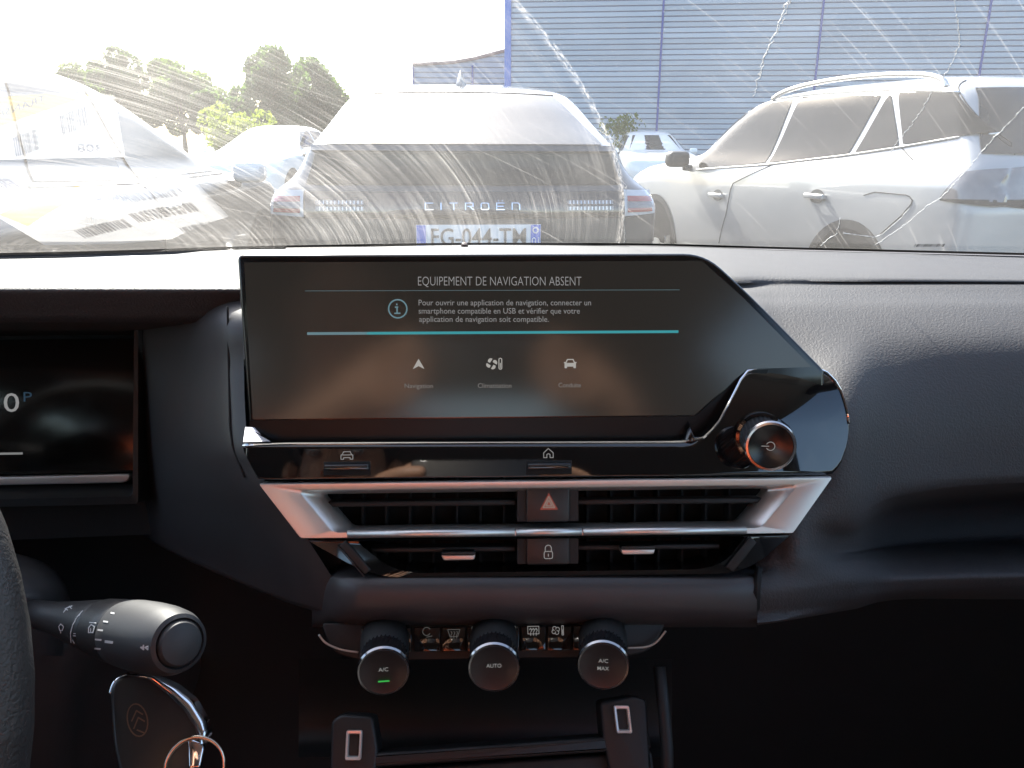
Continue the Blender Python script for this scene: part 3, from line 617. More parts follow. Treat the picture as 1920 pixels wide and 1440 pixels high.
grid('chrome_edge', [[KY.pix(*(a_[j].lerp(b_[j], t)), .0005+.0032*math.sin(math.pi*t)-.004*(1-t)) for j in range(40)] for t in np.linspace(0, 1, 9)], chrome_m, ky)
slab('clip', [KY.pix(*p, .001) for p in rounded([(352, 1382), (378, 1392), (384, 1400), (376, 1440), (354, 1442)], 6, 3)], KY.n, .006, chrome_m, ky, .001, 3)
ea, eb = KY.loc(258, 1350); u = .00029
KF = lambda a, b, h=0: KY.pt(a, b, .0003+h)
rot = lambda x, y: (ea+(x*math.cos(R(14))-y*math.sin(R(14)))*u*-1*-1, eb+(x*math.sin(R(14))+y*math.cos(R(14)))*u)
gold = M('emblem_metal', (.16, .11, .085), .3, metal=.7, var=(200, .1))
strokes('emblem', [('c', [rot(14*math.cos(R(t)), 25*math.sin(R(t))) for t in range(0, 360, 15)]), [rot(-8, 2), rot(2, 14), rot(9, 5)], [rot(-8, -10), rot(2, 3), rot(9, -6)], [rot(-4, -14), rot(4, -22)]], .0006, KF, gold, ky)
kr = [KY.pix(366, 1440)+(KY.ex*math.cos(t)+KY.ey*math.sin(t))*.0125+KY.n*(.003*math.sin(t)) for t in (2*math.pi*k/40 for k in range(40))]
kro = empty('key_ring', kr[0], 'split metal ring hanging through the end of the car key', 'key ring')
tube('ring_coil', kr, .0008, M('ring_steel', (.6, .5, .4), .2, metal=1, var=(90, .1)), kro, 8, closed=True)
tube('ring_coil', [p+KY.n*.0017+KY.ey*.0004 for p in kr], .0008, bpy.data.materials['ring_steel'], kro, 8, closed=True)

# ------------------------------------------------------------------ windscreen
def windscreen_mat():
    m = bpy.data.materials.new('dirty_windscreen'); m.use_nodes = True; nt = m.node_tree; N = nt.nodes; L = nt.links
    for n in list(N): N.remove(n)
    def nd(t, **k):
        n = N.new(t)
        for a, b in k.items(): setattr(n, a, b)
        return n
    def math_(op, a, b=None, c=None, clamp=False):
        n = nd('ShaderNodeMath', operation=op); n.use_clamp = clamp
        for i, v in enumerate((a, b, c)):
            if v is None: continue
            if isinstance(v, (int, float)): n.inputs[i].default_value = v
            else: L.new(v, n.inputs[i])
        return n.outputs[0]
    uv = nd('ShaderNodeUVMap', uv_map='glass'); sp = nd('ShaderNodeSeparateXYZ'); L.new(uv.outputs[0], sp.inputs[0])
    U, V = sp.outputs[0], sp.outputs[1]
    def polar(px, py):
        dx = math_('SUBTRACT', U, px); dy = math_('SUBTRACT', V, py)
        r = math_('SQRT', math_('ADD', math_('MULTIPLY', dx, dx), math_('MULTIPLY', dy, dy)))
        return r, math_('ARCTAN2', dy, dx)
    def noise(x, y, sx, sy, det=3, rough=.6):
        cb = nd('ShaderNodeCombineXYZ'); L.new(math_('MULTIPLY', x, sx), cb.inputs[0]); L.new(math_('MULTIPLY', y, sy), cb.inputs[1])
        n = nd('ShaderNodeTexNoise'); n.noise_dimensions = '2D'; n.inputs['Scale'].default_value = 1; n.inputs['Detail'].default_value = det; n.inputs['Roughness'].default_value = rough
        L.new(cb.outputs[0], n.inputs['Vector']); return n.outputs['Fac']
    def rng(v, a, b, c=0, d=1):
        n = nd('ShaderNodeMapRange'); n.clamp = True; L.new(v, n.inputs[0])
        for i, x in enumerate((a, b, c, d)): n.inputs[i+1].default_value = x
        return n.outputs[0]
    r, a = polar(*PIV)
    inside = rng(r, RS, RS-.004)
    s1 = rng(noise(r, a, 620, 1.1, 4, .72), .55, .78)
    s2 = rng(noise(r, a, 200, .8, 3), .45, .78)
    s3 = rng(noise(U, V, 9, 9, 3), .35, .65)
    streak = math_('MULTIPLY', math_('ADD', math_('MULTIPLY', s1, .31), math_('MULTIPLY', s2, .11)), math_('ADD', math_('MULTIPLY', s3, .8), .25))
    streak = math_('MULTIPLY', streak, inside)
    left = rng(U, .18, -.30, .25, 1.0)
    streak = math_('MULTIPLY', streak, left)
    streak = math_('MULTIPLY', streak, rng(U, -.50, -.28, .30, 1))
    edge = math_('MULTIPLY', math_('MULTIPLY', rng(r, RS-.006, RS-.001), rng(r, RS+.002, RS)), rng(noise(r, a, 500, 60, 4), .42, .7))
    # thin scattered scratches from the other blade
    r2, a2 = polar(PIV[0]-.15, PIV[1]-.62)
    sc = math_('MULTIPLY', rng(noise(r2, a2, 380, 3.2, 2, .5), .68, .80), .09)
    vs = nd('ShaderNodeTexVoronoi'); vs.voronoi_dimensions = '2D'; vs.inputs['Scale'].default_value = 160; L.new(uv.outputs[0], vs.inputs['Vector'])
    speck = math_('MULTIPLY', rng(vs.outputs['Distance'], .09, .05), rng(noise(U, V, 70, 70, 2), .52, .62)); speck = math_('MULTIPLY', speck, .10)
    film_glare = math_('ADD', math_('MULTIPLY', rng(noise(U, V, 5, 5, 4), .3, .7), .022), .024)
    film_glare = math_('ADD', film_glare, math_('MULTIPLY', rng(U, .10, -.35), .022))  # dirt film thickened to the left to imitate glare
    film_glare = math_('ADD', film_glare, math_('MULTIPLY', math_('MULTIPLY', rng(U, .02, -.22), rng(V, .20, .40)), .06))  # thickened again at upper left, standing in for glare near the sun
    tot = math_('ADD', math_('ADD', math_('ADD', streak, math_('MULTIPLY', edge, .20)), math_('ADD', sc, speck)), film_glare)
    tot = math_('MINIMUM', math_('MULTIPLY', tot, DIRT), .85)
    tr = nd('ShaderNodeBsdfTransparent'); tr.inputs[0].default_value = (.90, .93, .93, 1)
    gl = nd('ShaderNodeBsdfGlossy'); gl.inputs['Roughness'].default_value = .0; gl.inputs[0].default_value = (1, 1, 1, 1)
    fr = nd('ShaderNodeFresnel'); fr.inputs[0].default_value = 1.52
    f2 = math_('MULTIPLY', fr.outputs[0], 1.5, clamp=True)
    g = nd('ShaderNodeMixShader'); L.new(f2, g.inputs[0]); L.new(tr.outputs[0], g.inputs[1]); L.new(gl.outputs[0], g.inputs[2])
    tl_ = nd('ShaderNodeBsdfTranslucent'); tl_.inputs[0].default_value = (.86, .83, .76, 1)
    df = nd('ShaderNodeBsdfDiffuse'); df.inputs[0].default_value = (.5, .48, .44, 1)
    dm = nd('ShaderNodeMixShader'); dm.inputs[0].default_value = .2; L.new(tl_.outputs[0], dm.inputs[1]); L.new(df.outputs[0], dm.inputs[2])
    mx = nd('ShaderNodeMixShader'); L.new(tot, mx.inputs[0]); L.new(g.outputs[0], mx.inputs[1]); L.new(dm.outputs[0], mx.inputs[2])
    out = nd('ShaderNodeOutputMaterial'); L.new(mx.outputs[0], out.inputs[0]); return m
DIRT = 1.0
# wiper sweep: circle through three points of its edge in the photograph
q = [Vector(glass_hit(*p)) for p in ((985, 20), (1118, 205), (1166, 430))]
ax_, ay_, bx_, by_, cx_, cy_ = q[0].x, q[0].y, q[1].x, q[1].y, q[2].x, q[2].y
dd = 2*(ax_*(by_-cy_)+bx_*(cy_-ay_)+cx_*(ay_-by_))
PIV = (((ax_**2+ay_**2)*(by_-cy_)+(bx_**2+by_**2)*(cy_-ay_)+(cx_**2+cy_**2)*(ay_-by_))/dd, ((ax_**2+ay_**2)*(cx_-bx_)+(bx_**2+by_**2)*(ax_-cx_)+(cx_**2+cy_**2)*(bx_-ax_))/dd)
RS = math.hypot(ax_-PIV[0], ay_-PIV[1])
print('wiper pivot', PIV, RS, [tuple(v) for v in q])
ws = empty('windscreen', (0, .98, zb(0)), 'sunlit dirty windscreen with wiper smears and dried water trails', 'windscreen')
NX, NT = 60, 36
rows = [[wglass(-.74+1.48*j/NX, .92*i/NT) for j in range(NX+1)] for i in range(NT+1)]
gp = grid('glass_pane', rows, windscreen_mat(), ws, True, 60)
uvl = gp.data.uv_layers.new(name='glass')
co = [(-.74+1.48*j/NX, .92*i/NT) for i in range(NT+1) for j in range(NX+1)]
for lp in gp.data.loops: uvl.data[lp.index].uv = co[lp.vertex_index]
# order above: rows from bottom; make the normals face the cabin consistently
seal = M('windscreen_seal', (.01, .01, .01), .5, var=(50, .2))
tube('lower_seal', [wglass(-.72+1.44*i/60, .0, .004)+Vector((0, -.004, -.001)) for i in range(61)], .0035, seal, ws, 8)
frit = [[wglass(-.72+1.44*i/80, t, .0006) for i in range(81)] for t in (0, .006)]
grid('frit_band', frit, seal, ws)
# dried water trails: wavy raised ridges on the outside
def trail(pts, wd, seedv):
    rnd = random.Random(seedv); fine = resample([Vector(p) for p in pts], int(sum((Vector(a)-Vector(b)).length for a, b in zip(pts, pts[1:]))/4)+3)
    out = []; 
    for i, p in enumerate(fine):
        x, t = glass_hit(p.x+rnd.uniform(-1, 1)*wd, p.y); out.append(wglass(x, t, -.0008))
    rad = [.0004*rnd.uniform(.3, 1.7) for _ in out]
    return tube('water_trail', out, rad, trail_m, ws, 5)
trail_m = M('dried_water', (.92, .92, .9), .25, var=(400, .2)); trail_m.node_tree.nodes['Principled BSDF'].inputs['Alpha'].default_value = .55
sd_ = 0
for pts, wd in ((((1482, 0), (1468, 40), (1450, 75), (1432, 115), (1418, 160), (1414, 182)), 3.5), (((1476, 4), (1455, 60), (1437, 100), (1423, 150)), 2.5), (((1790, 0), (1797, 50), (1800, 85), (1785, 118), (1768, 150), (1750, 165), (1730, 205), (1706, 240), (1682, 268), (1668, 290)), 2.0), (((1920, 203), (1885, 240), (1865, 258), (1836, 292), (1800, 335), (1765, 372), (1742, 385), (1700, 420), (1640, 462)), 1.6), (((1575, 410), (1568, 440), (1552, 450), (1540, 462)), 1.5), (((1705, 392), (1690, 410), (1655, 440), (1640, 446), (1580, 438)), .6), (((1150, 250), (1162, 330), (1175, 350), (1168, 400), (1172, 455)), 2.0)):
    sd_ += 1; trail(pts, wd, sd_)
# bar code slots in the lower edge
rnd = random.Random(3)
bmx = bmesh.new(); xx = 1713
while xx < 1768:
    wdx = rnd.choice((1, 1.5, 2.5)); a = [glass_hit(*p) for p in ((xx+4, 456), (xx+4+wdx, 456), (xx+wdx, 461.5), (xx, 461.5))]
    bmx.faces.new([bmx.verts.new(wglass(*p, .0008)) for p in a]); xx += wdx+rnd.choice((1.5, 2, 3))
from_bm('code_bars', bmx, seal, ws, False)
sn = tag(lathe('light_sensor', [(.0, .004), (.003, .0035), (.0042, .001), (.0042, -.006)], at_y(871, 461, .955), (0, -.5, 1), M('sensor_plastic', (.12, .08, .07), .35, var=(200, .2)), None, 20), 'tiny round light sensor on the dashboard edge at the windscreen foot', 'sensor')

# ------------------------------------------------------------------ papers lying behind the hood, mirrored in the glass
def to_dash(px, py, z):
    x, t = glass_hit(px, py); p = wglass(x, t); e = .002
    n = (wglass(x+e, t)-wglass(x-e, t)).cross(wglass(x, t+e)-wglass(x, t-e)).normalized()
    d = ray(px, py).normalized(); r = d-n*2*d.dot(n)
    return p + r*((z-p.z)/r.z)
paper_m = M('white_paper', (.80, .79, .77), .7, bump=('noise', 60, .2, .002), var=(15, .03))
yellow_m = M('highlighter_yellow', (.85, .62, .06), .6, var=(40, .08)); ink_m = M('paper_ink', (.01, .01, .02), .6, var=(100, .1))
def paper(label, corners, z):
    c = [to_dash(*p, z) for p in corners]
    po = empty('paper_sheet', c[0], label, 'paper', 'papers on the dashboard')
    f = lambda u, v, h=0: c[0].lerp(c[1], u).lerp(c[3].lerp(c[2], u), v)+Vector((0, 0, h))
    g = [[f(i/24, j/16) for i in range(25)] for j in range(17)]
    o = grid('sheet', g, paper_m, po); o.modifiers.new('thickness', 'SOLIDIFY').thickness = .0003
    return po, f, c
def bars(po, f, u0, v0, u1, v1, hv, seedv):
    rnd = random.Random(seedv); bm = bmesh.new(); t = 0
    d = Vector((u1-u0, v1-v0))
    while t < 1:
        wd = rnd.choice((.02, .035, .055)); p = [(u0+d.x*t, v0+d.y*t), (u0+d.x*(t+wd), v0+d.y*(t+wd))]
        bm.faces.new([bm.verts.new(f(a, b, .0011)) for a, b in ((p[0][0], p[0][1]), (p[1][0], p[1][1]), (p[1][0], p[1][1]+hv), (p[0][0], p[0][1]+hv))]); t += wd+rnd.choice((.02, .03, .045))
    from_bm('bar_code', bm, ink_m, po, False)
def quad(name, po, f, pts, m, h=.0007, n=10):
    g = [[f(pts[0][0]+(pts[1][0]-pts[0][0])*i/n, pts[0][1]+(pts[1][1]-pts[0][1])*i/n, h) for i in range(n+1)], [f(pts[3][0]+(pts[2][0]-pts[3][0])*i/n, pts[3][1]+(pts[2][1]-pts[3][1])*i/n, h) for i in range(n+1)]]
    grid(name, g, m, po, False)
po, f, c = paper('white delivery sheet with bar codes and a yellow highlighted line, mirrored in the windscreen', ((100, 470), (462, 441), (345, 318), (-190, 300)), CZ-.1255)
# u runs along the near edge, v towards the cabin
quad('highlight', po, f, ((.06, .28), (.46, .60), (.50, .73), (.02, .42)), yellow_m)
bars(po, f, .22, .10, .50, .20, .10, 1); bars(po, f, .55, .24, .88, .38, .12, 2); bars(po, f, .70, .06, .93, .16, .08, 3); bars(po, f, .60, .50, .86, .60, .12, 4)
for u0, v0, s, wd in ((.66, .66, 'FRANCE', .24), (.42, .55, 'TRANSPORT', .30), (.05, .70, 'FRANCE', .22)):
    text('paper_lettering', s, lambda a, b, h, u0=u0, wd=wd: f(2*u0+wd-a, b, .0011), u0, v0, wd, ink_m, po, height=.10, bold=.03)
po, f, c = paper('white label sheet with a broad yellow band and bar codes, mirrored beside the first', ((-60, 302), (235, 294), (215, 176), (-80, 172)), CZ-.1225)
quad('yellow_band', po, f, ((.0, .34), (.86, .985), (.60, 1.0), (.0, .88)), yellow_m)
bars(po, f, .30, .04, .46, .16, .30, 5); bars(po, f, .62, .36, .80, .52, .30, 6)
text('paper_lettering', 'TRANSPORT', lambda a, b, h: f(.6-a, b+(.55-a)*.75, .0013), .05, .50, .5, ink_m, po, height=.1)
text('paper_lettering', '308', lambda a, b, h: f(1.56-a, b, .0013), .70, .10, .16, ink_m, po, height=.12)

# ------------------------------------------------------------------ own car round the camera
cab = empty('car_cabin', (0, -.6, .3), 'dark car cabin with pale roof lining around the dashboard', 'car interior')
roofm = M('roof_lining', (.60, .58, .55), .9, bump=('noise', 800, .2, .0005)); trim = M('door_trim', (.06, .06, .062), .6, bump=('noise', 500, .2, .0004)); fab = M('seat_fabric', (.11, .11, .115), .9, bump=('noise', 700, .4, .0008))
paint = M('dark_body_paint', (.02, .021, .024), .15, coat=1, var=(5, .1))
hx, hy = wglass(0, .92), wglass(.7, .92)
rf = [[Vector((x, y, z-.10*(abs(x)/.66)**2.5)) for x in [-.66+1.32*k/10 for k in range(11)]] for y, z in ((hx.y+.02, hx.z+.02), (-.2, CZ+.40), (-.8, CZ+.41), (-1.4, CZ+.36), (-1.75, CZ+.28))]
grid('roof_lining', rf, roofm, cab).modifiers.new('thickness', 'SOLIDIFY').thickness = .04
box('floor', (0, -.6, .28), (1.5, 3.1, .04), trim, cab)
bo = [[Vector((x, yb(x)+.03+t, zb(x)-.045-.10*t-.16*t*t)) for x in [-.72+1.44*k/12 for k in range(13)]] for t in (0, .2, .4, .6, .8, .95, 1.02)]
grid('bonnet', bo, paint, cab)
glassm = bpy.data.materials.new('side_glass'); glassm.use_nodes = True; gn = glassm.node_tree
for n in list(gn.nodes): gn.nodes.remove(n)
t_ = gn.nodes.new('ShaderNodeBsdfTransparent'); t_.inputs[0].default_value = (.92, .95, .94, 1); g_ = gn.nodes.new('ShaderNodeBsdfGlossy'); g_.inputs['Roughness'].default_value = .02
f_ = gn.nodes.new('ShaderNodeFresnel'); x_ = gn.nodes.new('ShaderNodeMixShader'); o_ = gn.nodes.new('ShaderNodeOutputMaterial')
gn.links.new(f_.outputs[0], x_.inputs[0]); gn.links.new(t_.outputs[0], x_.inputs[1]); gn.links.new(g_.outputs[0], x_.inputs[2]); gn.links.new(x_.outputs[0], o_.inputs[0])
for s in (-1, 1):
    box('door_panel', (s*.76, -.35, .65), (.06, 2.6, .78), trim, cab, .02)
    X0, X1 = .745*s, .66*s
    def pil(n, y0, y1, z0, z1, wd, s=s): tube(n, [Vector((.75*s, y0, z0)), Vector((.70*s, (y0+y1)/2, (z0+z1)/2)), Vector((.62*s, y1, z1))], wd, roofm if 'x' in n else trim, cab, 8)
    a, b = wglass(.735*s, 0), wglass(.735*s, .92)
    tube('windscreen_pillar', [a+Vector((.02*s, 0, -.03)), a.lerp(b, .5)+Vector((.015*s, 0, 0)), b], .035, trim, cab, 8)
    pil('door_pillar', -.35, -.40, CZ-.18, CZ+.33, .045); pil('rear_pillar', -1.25, -1.55, CZ-.18, CZ+.28, .09)
    for y0, y1 in ((.55, -.33), (-.42, -1.25)):
        mk('side_window', [(.745*s, y0, CZ-.16), (.745*s, y1, CZ-.16), (.655*s, y1, CZ+.30), (.655*s, min(y0, .12), CZ+.30)], [(0, 1, 2, 3)], glassm, cab, False)
box('tailgate', (0, -1.85, .7), (1.4, .06, .85), trim, cab, .02)
mk('rear_window', [(-.62, -1.84, CZ-.06), (.62, -1.84, CZ-.06), (.52, -1.7, CZ+.26), (-.52, -1.7, CZ+.26)], [(0, 1, 2, 3)], glassm, cab, False)
def seat(x, y, w_, label):
    s = empty('seat', (x, y, .30), label, 'seat')
    box('seat_base', (x, y+.22, .50), (w_, .52, .20), fab, s, .05, 4)
    rb = Matrix.Rotation(R(18), 3, 'X')
    box('backrest', (x, y-.12, .86), (w_, .14, .62), fab, s, .05, 4, rb)
    for xx in ((x,) if w_ < .7 else (x-.35, x+.35)): box('headrest', (xx, y-.25, 1.25), (.26, .10, .17), fab, s, .04, 4, rb)
seat(-.36, -.62, .50, 'dark fabric driver seat behind the steering wheel'); seat(.37, -.60, .50, 'dark fabric front passenger seat beside the tray'); seat(0, -1.45, 1.25, 'dark fabric rear bench seat below the rear window')
# ------------------------------------------------------------------ outside: ground
gm = M('asphalt', (.055, .054, .052), .85, bump=('noise', 60, .5, .01), var=(.8, .25))
g = mk('ground', [(-900, -900, 0), (900, -900, 0), (900, 900, 0), (-900, 900, 0)], [(0, 1, 2, 3)], gm, None, False); tag(g, kind='structure')
line_m = M('bay_paint', (.7, .7, .68), .7, var=(6, .2))
for i, x in enumerate((-3.9, -1.28, 1.25, 3.9)):
    b_ = box('bay_line', (x, 5.2, .004), (.1, 5.0, .004), line_m); tag(b_, kind='structure')

# ------------------------------------------------------------------ vehicles
def table(rows, n=80):
    zs = [r[0] for r in rows]; pts = [Vector(r[1:4]) for r in rows]
    out = []
    for i in range(n+1):
        z = zs[0]+(zs[-1]-zs[0])*i/n; k = 0
        while k < len(zs)-2 and zs[k+1] < z: k += 1
        t = (z-zs[k])/(zs[k+1]-zs[k])
        def tan(i): 
            if i == 0: return (pts[1]-pts[0])/(zs[1]-zs[0])
            if i == len(zs)-1: return (pts[-1]-pts[-2])/(zs[-1]-zs[-2])
            a = (pts[i]-pts[i-1])/(zs[i]-zs[i-1]); b = (pts[i+1]-pts[i])/(zs[i+1]-zs[i])
            return Vector([0 if p*q <= 0 else 2*p*q/(p+q) for p, q in zip(a, b)])
        h = zs[k+1]-zs[k]; m0, m1 = tan(k), tan(k+1)
        p = pts[k]*(2*t**3-3*t*t+1)+m0*(h*(t**3-2*t*t+t))+pts[k+1]*(-2*t**3+3*t*t)+m1*(h*(t**3-t*t))
        out.append((z, p.x, p.y, p.z))
    return out
LOCAL = set()
def lk(name, me, m, parent, smooth=True, ang=40):
    o = link(name, me, m, None, smooth, ang); o.parent = parent; return o
class Car:
    def __init__(s, name, label, rows, loc, rot, paint, cat='car', group=None):
        s.t = np.array(table(rows)); s.root = empty(name, loc, label, cat, group); s.root.rotation_euler.z = R(rot)
        s.Mw = Matrix.Translation(loc) @ Matrix.Rotation(R(rot), 4, 'Z'); s.Mi = s.Mw.inverted()
        s.paint = paint; s.cx, s.cr, s.cf = .26, .17, .42
    def prm(s, z): return [float(np.interp(z, s.t[:, 0], s.t[:, k])) for k in (1, 2, 3)]
    def corner(s, w_, L): return min(s.cx, w_*.75), min(s.cr, L*.35), min(s.cf, L*.4)
    def side_x(s, y, z):
        w_, yr, yf = s.prm(z); cx, cr, cf = s.corner(w_, yf-yr)
        if y < yr+cr: u = min(1, max(0, 1-(y-yr)/cr)); return w_-cx+cx*math.sqrt(max(0, 1-u*u))
        if y > yf-cf: u = min(1, max(0, 1-(yf-y)/cf)); return w_-cx+cx*math.sqrt(max(0, 1-u*u))
        return w_
    def rear_y(s, x, z):
        w_, yr, yf = s.prm(z); cx, cr, cf = s.corner(w_, yf-yr); x = abs(x)
        b = .05*(x/max(w_, .01))**2
        if x <= w_-cx: return yr+b
        u = min(1, (x-(w_-cx))/cx); a = math.asin(u); return yr+b*(1-a/(math.pi/2))+cr*(1-math.cos(a))
    def body(s):
        rows = []
        for z, w_, yr, yf in s.t:
            cx, cr, cf = s.corner(w_, yf-yr); h = []
            for i in range(5): x = (w_-cx)*i/5; h.append((x, yr+.05*(x/w_)**2))
            for i in range(9):
                a = math.pi/2*i/8; x = w_-cx+cx*math.sin(a); h.append((x, yr+.05*(x/w_)**2*(1-i/8)+cr*(1-math.cos(a))))
            for i in range(1, 14): h.append((w_, yr+cr+(yf-cf-yr-cr)*i/14))
            for i in range(9):
                a = math.pi/2*i/8; h.append((w_-cx+cx*math.cos(a), yf-cf+cf*math.sin(a)))
            for i in range(1, 5): h.append(((w_-cx)*(1-i/5), yf))
            full = h+[(0, yf)]+[(-x, y) for x, y in reversed(h[1:])]
            rows.append([Vector((x, y, z)) for x, y in full])
        n = len(rows[0]); vs = [p for r in rows for p in r]; fs = []
        for i in range(len(rows)-1):
            for j in range(n): k = (j+1) % n; fs.append((i*n+j, i*n+k, (i+1)*n+k, (i+1)*n+j))
        fs.append(tuple(range(n-1, -1, -1))); fs.append(tuple((len(rows)-1)*n+j for j in range(n)))
        me = bpy.data.meshes.new('body'); me.from_pydata([tuple(v) for v in vs], [], fs); me.update()
        s.bodyo = lk('body', me, s.paint, s.root, True, 30)
    def side_px(s, px, py, sgn):
        o = s.Mi @ C; d = (s.Mi.to_3x3() @ ray(px, py)); x = .85*sgn
        for _ in range(12):
            t = (x-o.x)/d.x; p = o+d*t; x = .5*x+.5*sgn*s.side_x(p.y, min(max(p.z, s.t[0, 0]), s.t[-1, 0]))
        return (p.y, p.z)
    def sp(s, y, z, sgn, h=.004):   # point on the side skin
        w_, yr, yf = s.prm(z); lim = yr+.012
        if y < lim:      # past the corner: carry on across the rear face
            xx = s.side_x(lim, z)-(lim-y)*1.1; return Vector((sgn*xx, s.rear_y(xx, z)-h, z))
        k = min(1, max(0, (yr+s.cr-y)/s.cr)); return Vector((sgn*(s.side_x(y, z)+h*math.cos(k*1.4)), y-h*math.sin(k*1.4), z))
    def rp(s, x, z, h=.004): return Vector((x, s.rear_y(x, z)-h, z))
    def sidepatch(s, name, top, bot, sgn, m, h=.004, n=14, rows=6, parent=None):
        o = patch(name, top, bot, lambda y, z: s.sp(y, z, sgn, h), m, None, n, rows); o.parent = parent or s.root; return o
    def rearpatch(s, name, top, bot, m, h=.004, n=24, rows=6, parent=None):
        o = patch(name, top, bot, lambda x, z: s.rp(x, z, h), m, None, n, rows); o.parent = parent or s.root; return o
    def line(s, name, pts, sgn, m, wd=.004, h=.003):
        f = resample([Vector(p) for p in pts], max(3, len(pts)*4))
        o = tube(name, [s.sp(p.x, p.y, sgn, h) for p in f], wd, m, None, 5); o.parent = s.root; return o
    def wheel(s, y, sgn, r=.33):
        w_ = s.side_x(y, r*1.2)
        ty = lathe('tyre', [(r*.62, -.01), (r*.66, .0), (r*.93, .004), (r, -.03), (r, -.17), (r*.9, -.2)], (sgn*(w_-.0), y, r), (sgn, 0, 0), tyre_m, None, 36); ty.parent = s.root
        rm = lathe('rim', [(r*.64, -.02), (r*.60, .0), (r*.56, -.03), (r*.2, -.03), (r*.16, -.015), (0, -.012)], (sgn*(w_), y, r), (sgn, 0, 0), rim_m, None, 30); rm.parent = ty
        pts = [(y+(r+.075)*math.cos(a), r+.01+(r+.075)*math.sin(a)) for a in np.linspace(math.pi, 0, 17)]; inn = [(y+(r+.02)*math.cos(a), r+.01+(r+.02)*math.sin(a)) for a in np.linspace(math.pi, 0, 17)]
        s.sidepatch('wheel_arch', pts, inn, sgn, clad_m, .006, 24, 2)
        s.sidepatch('wheel_well', inn, [(y+(r+.02)*math.cos(a), .22) for a in np.linspace(math.pi, 0, 17)], sgn, black_m, .003, 24, 6)
    def mirror(s, y, z, sgn, m):
        x = s.side_x(y, z)
        bm = bmesh.new(); bm_box(bm, Vector((sgn*(x+.13), y, z+.05)), (.20, .13, .13)); bmesh.ops.bevel(bm, geom=bm.edges[:], offset=.045, segments=4, profile=.5, affect='EDGES')
        o = from_bm('door_mirror', bm, m); o.parent = s.root
        bm = bmesh.new(); bm_box(bm, Vector((sgn*(x+.02), y, z-.02)), (.10, .06, .05)); bmesh.ops.bevel(bm, geom=bm.edges[:], offset=.015, segments=2, profile=.5, affect='EDGES')
        a = from_bm('mirror_arm', bm, clad_m); a.parent = o
    def handle(s, y, z, sgn, m):
        bm = bmesh.new(); x = s.side_x(y, z)
        bm_box(bm, Vector((sgn*(x+.028), y, z)), (.022, .20, .035)); bmesh.ops.bevel(bm, geom=bm.edges[:], offset=.010, segments=3, profile=.5, affect='EDGES')
        bm_box(bm, Vector((sgn*(x+.01), y-.075, z)), (.03, .03, .025)); bm_box(bm, Vector((sgn*(x+.01), y+.075, z)), (.03, .03, .025))
        o = from_bm('door_handle', bm, m); o.parent = s.root
        pts = [(y+.075*math.cos(a), z+.045*math.sin(a)) for a in np.linspace(math.pi, 0, 13)]; p2 = [(p[0], 2*z-p[1]) for p in pts]
        d = s.sidepatch('handle_recess', pts, p2, sgn, M('recess', (.05, .05, .05), .5, var=(20, .1)) if 'recess' not in bpy.data.materials else bpy.data.materials['recess'], .003, 13, 3, o)
tyre_m = M('tyre_rubber', (.02, .02, .02), .8, var=(20, .2)); rim_m = M('alloy_rim', (.5, .5, .5), .3, metal=.9, var=(10, .1)); clad_m = M('black_cladding', (.02, .02, .021), .55, bump=('noise', 300, .2, .001))
cglass = M('car_glass', (.015, .018, .018), .03, spec=.5, var=(3, .1)); gap_m = M('panel_gap', (.01, .01, .01), .8, var=(10, .1))
gtint = M('smoked_car_glass', (.03, .027, .023), .08, spec=.24, var=(3, .15))
dark_p = M('dark_metallic_paint', (.045, .047, .05), .30, metal=.45, coat=1, var=(1.5, .08)); silv_p = M('silver_metallic_paint', (.37, .365, .36), .36, metal=.3, coat=.7, var=(1.5, .06)); white_p = M('white_car_paint', (.78, .78, .77), .3, coat=1, var=(1.5, .04))
black_p = M('black_car_paint', (.018, .018, .02), .35, coat=.35, var=(1.5, .1)); dull_g = M('dull_car_glass', (.03, .032, .032), .2, spec=.25, var=(3, .2))  # dull glass: rougher and weakly reflecting, for the left car
red_l = M('red_lens', (.28, .012, .018), .12, coat=1, var=(30, .2)); clear_l = M('clear_lens', (.45, .45, .46), .12, coat=1, var=(30, .2)); smoke_l = M('smoked_lens', (.16, .15, .15), .12, coat=1, var=(20, .3))

HATCH = [(.20, .80, .14, 4.20), (.35, .875, .03, 4.33), (.55, .90, .0, 4.36), (.75, .925, .0, 4.30), (.90, .928, .0, 4.08), (.98, .89, .03, 3.50), (1.03, .83, .06, 3.10), (1.10, .775, .085, 2.90), (1.165, .745, .09, 2.74), (1.18, .735, .12, 2.70), (1.30, .675, .42, 2.42), (1.40, .625, .66, 2.16), (1.46, .58, .83, 1.97), (1.50, .50, 1.02, 1.78), (1.525, .36, 1.22, 1.6), (1.535, .10, 1.38, 1.45)]
yc = 3.72
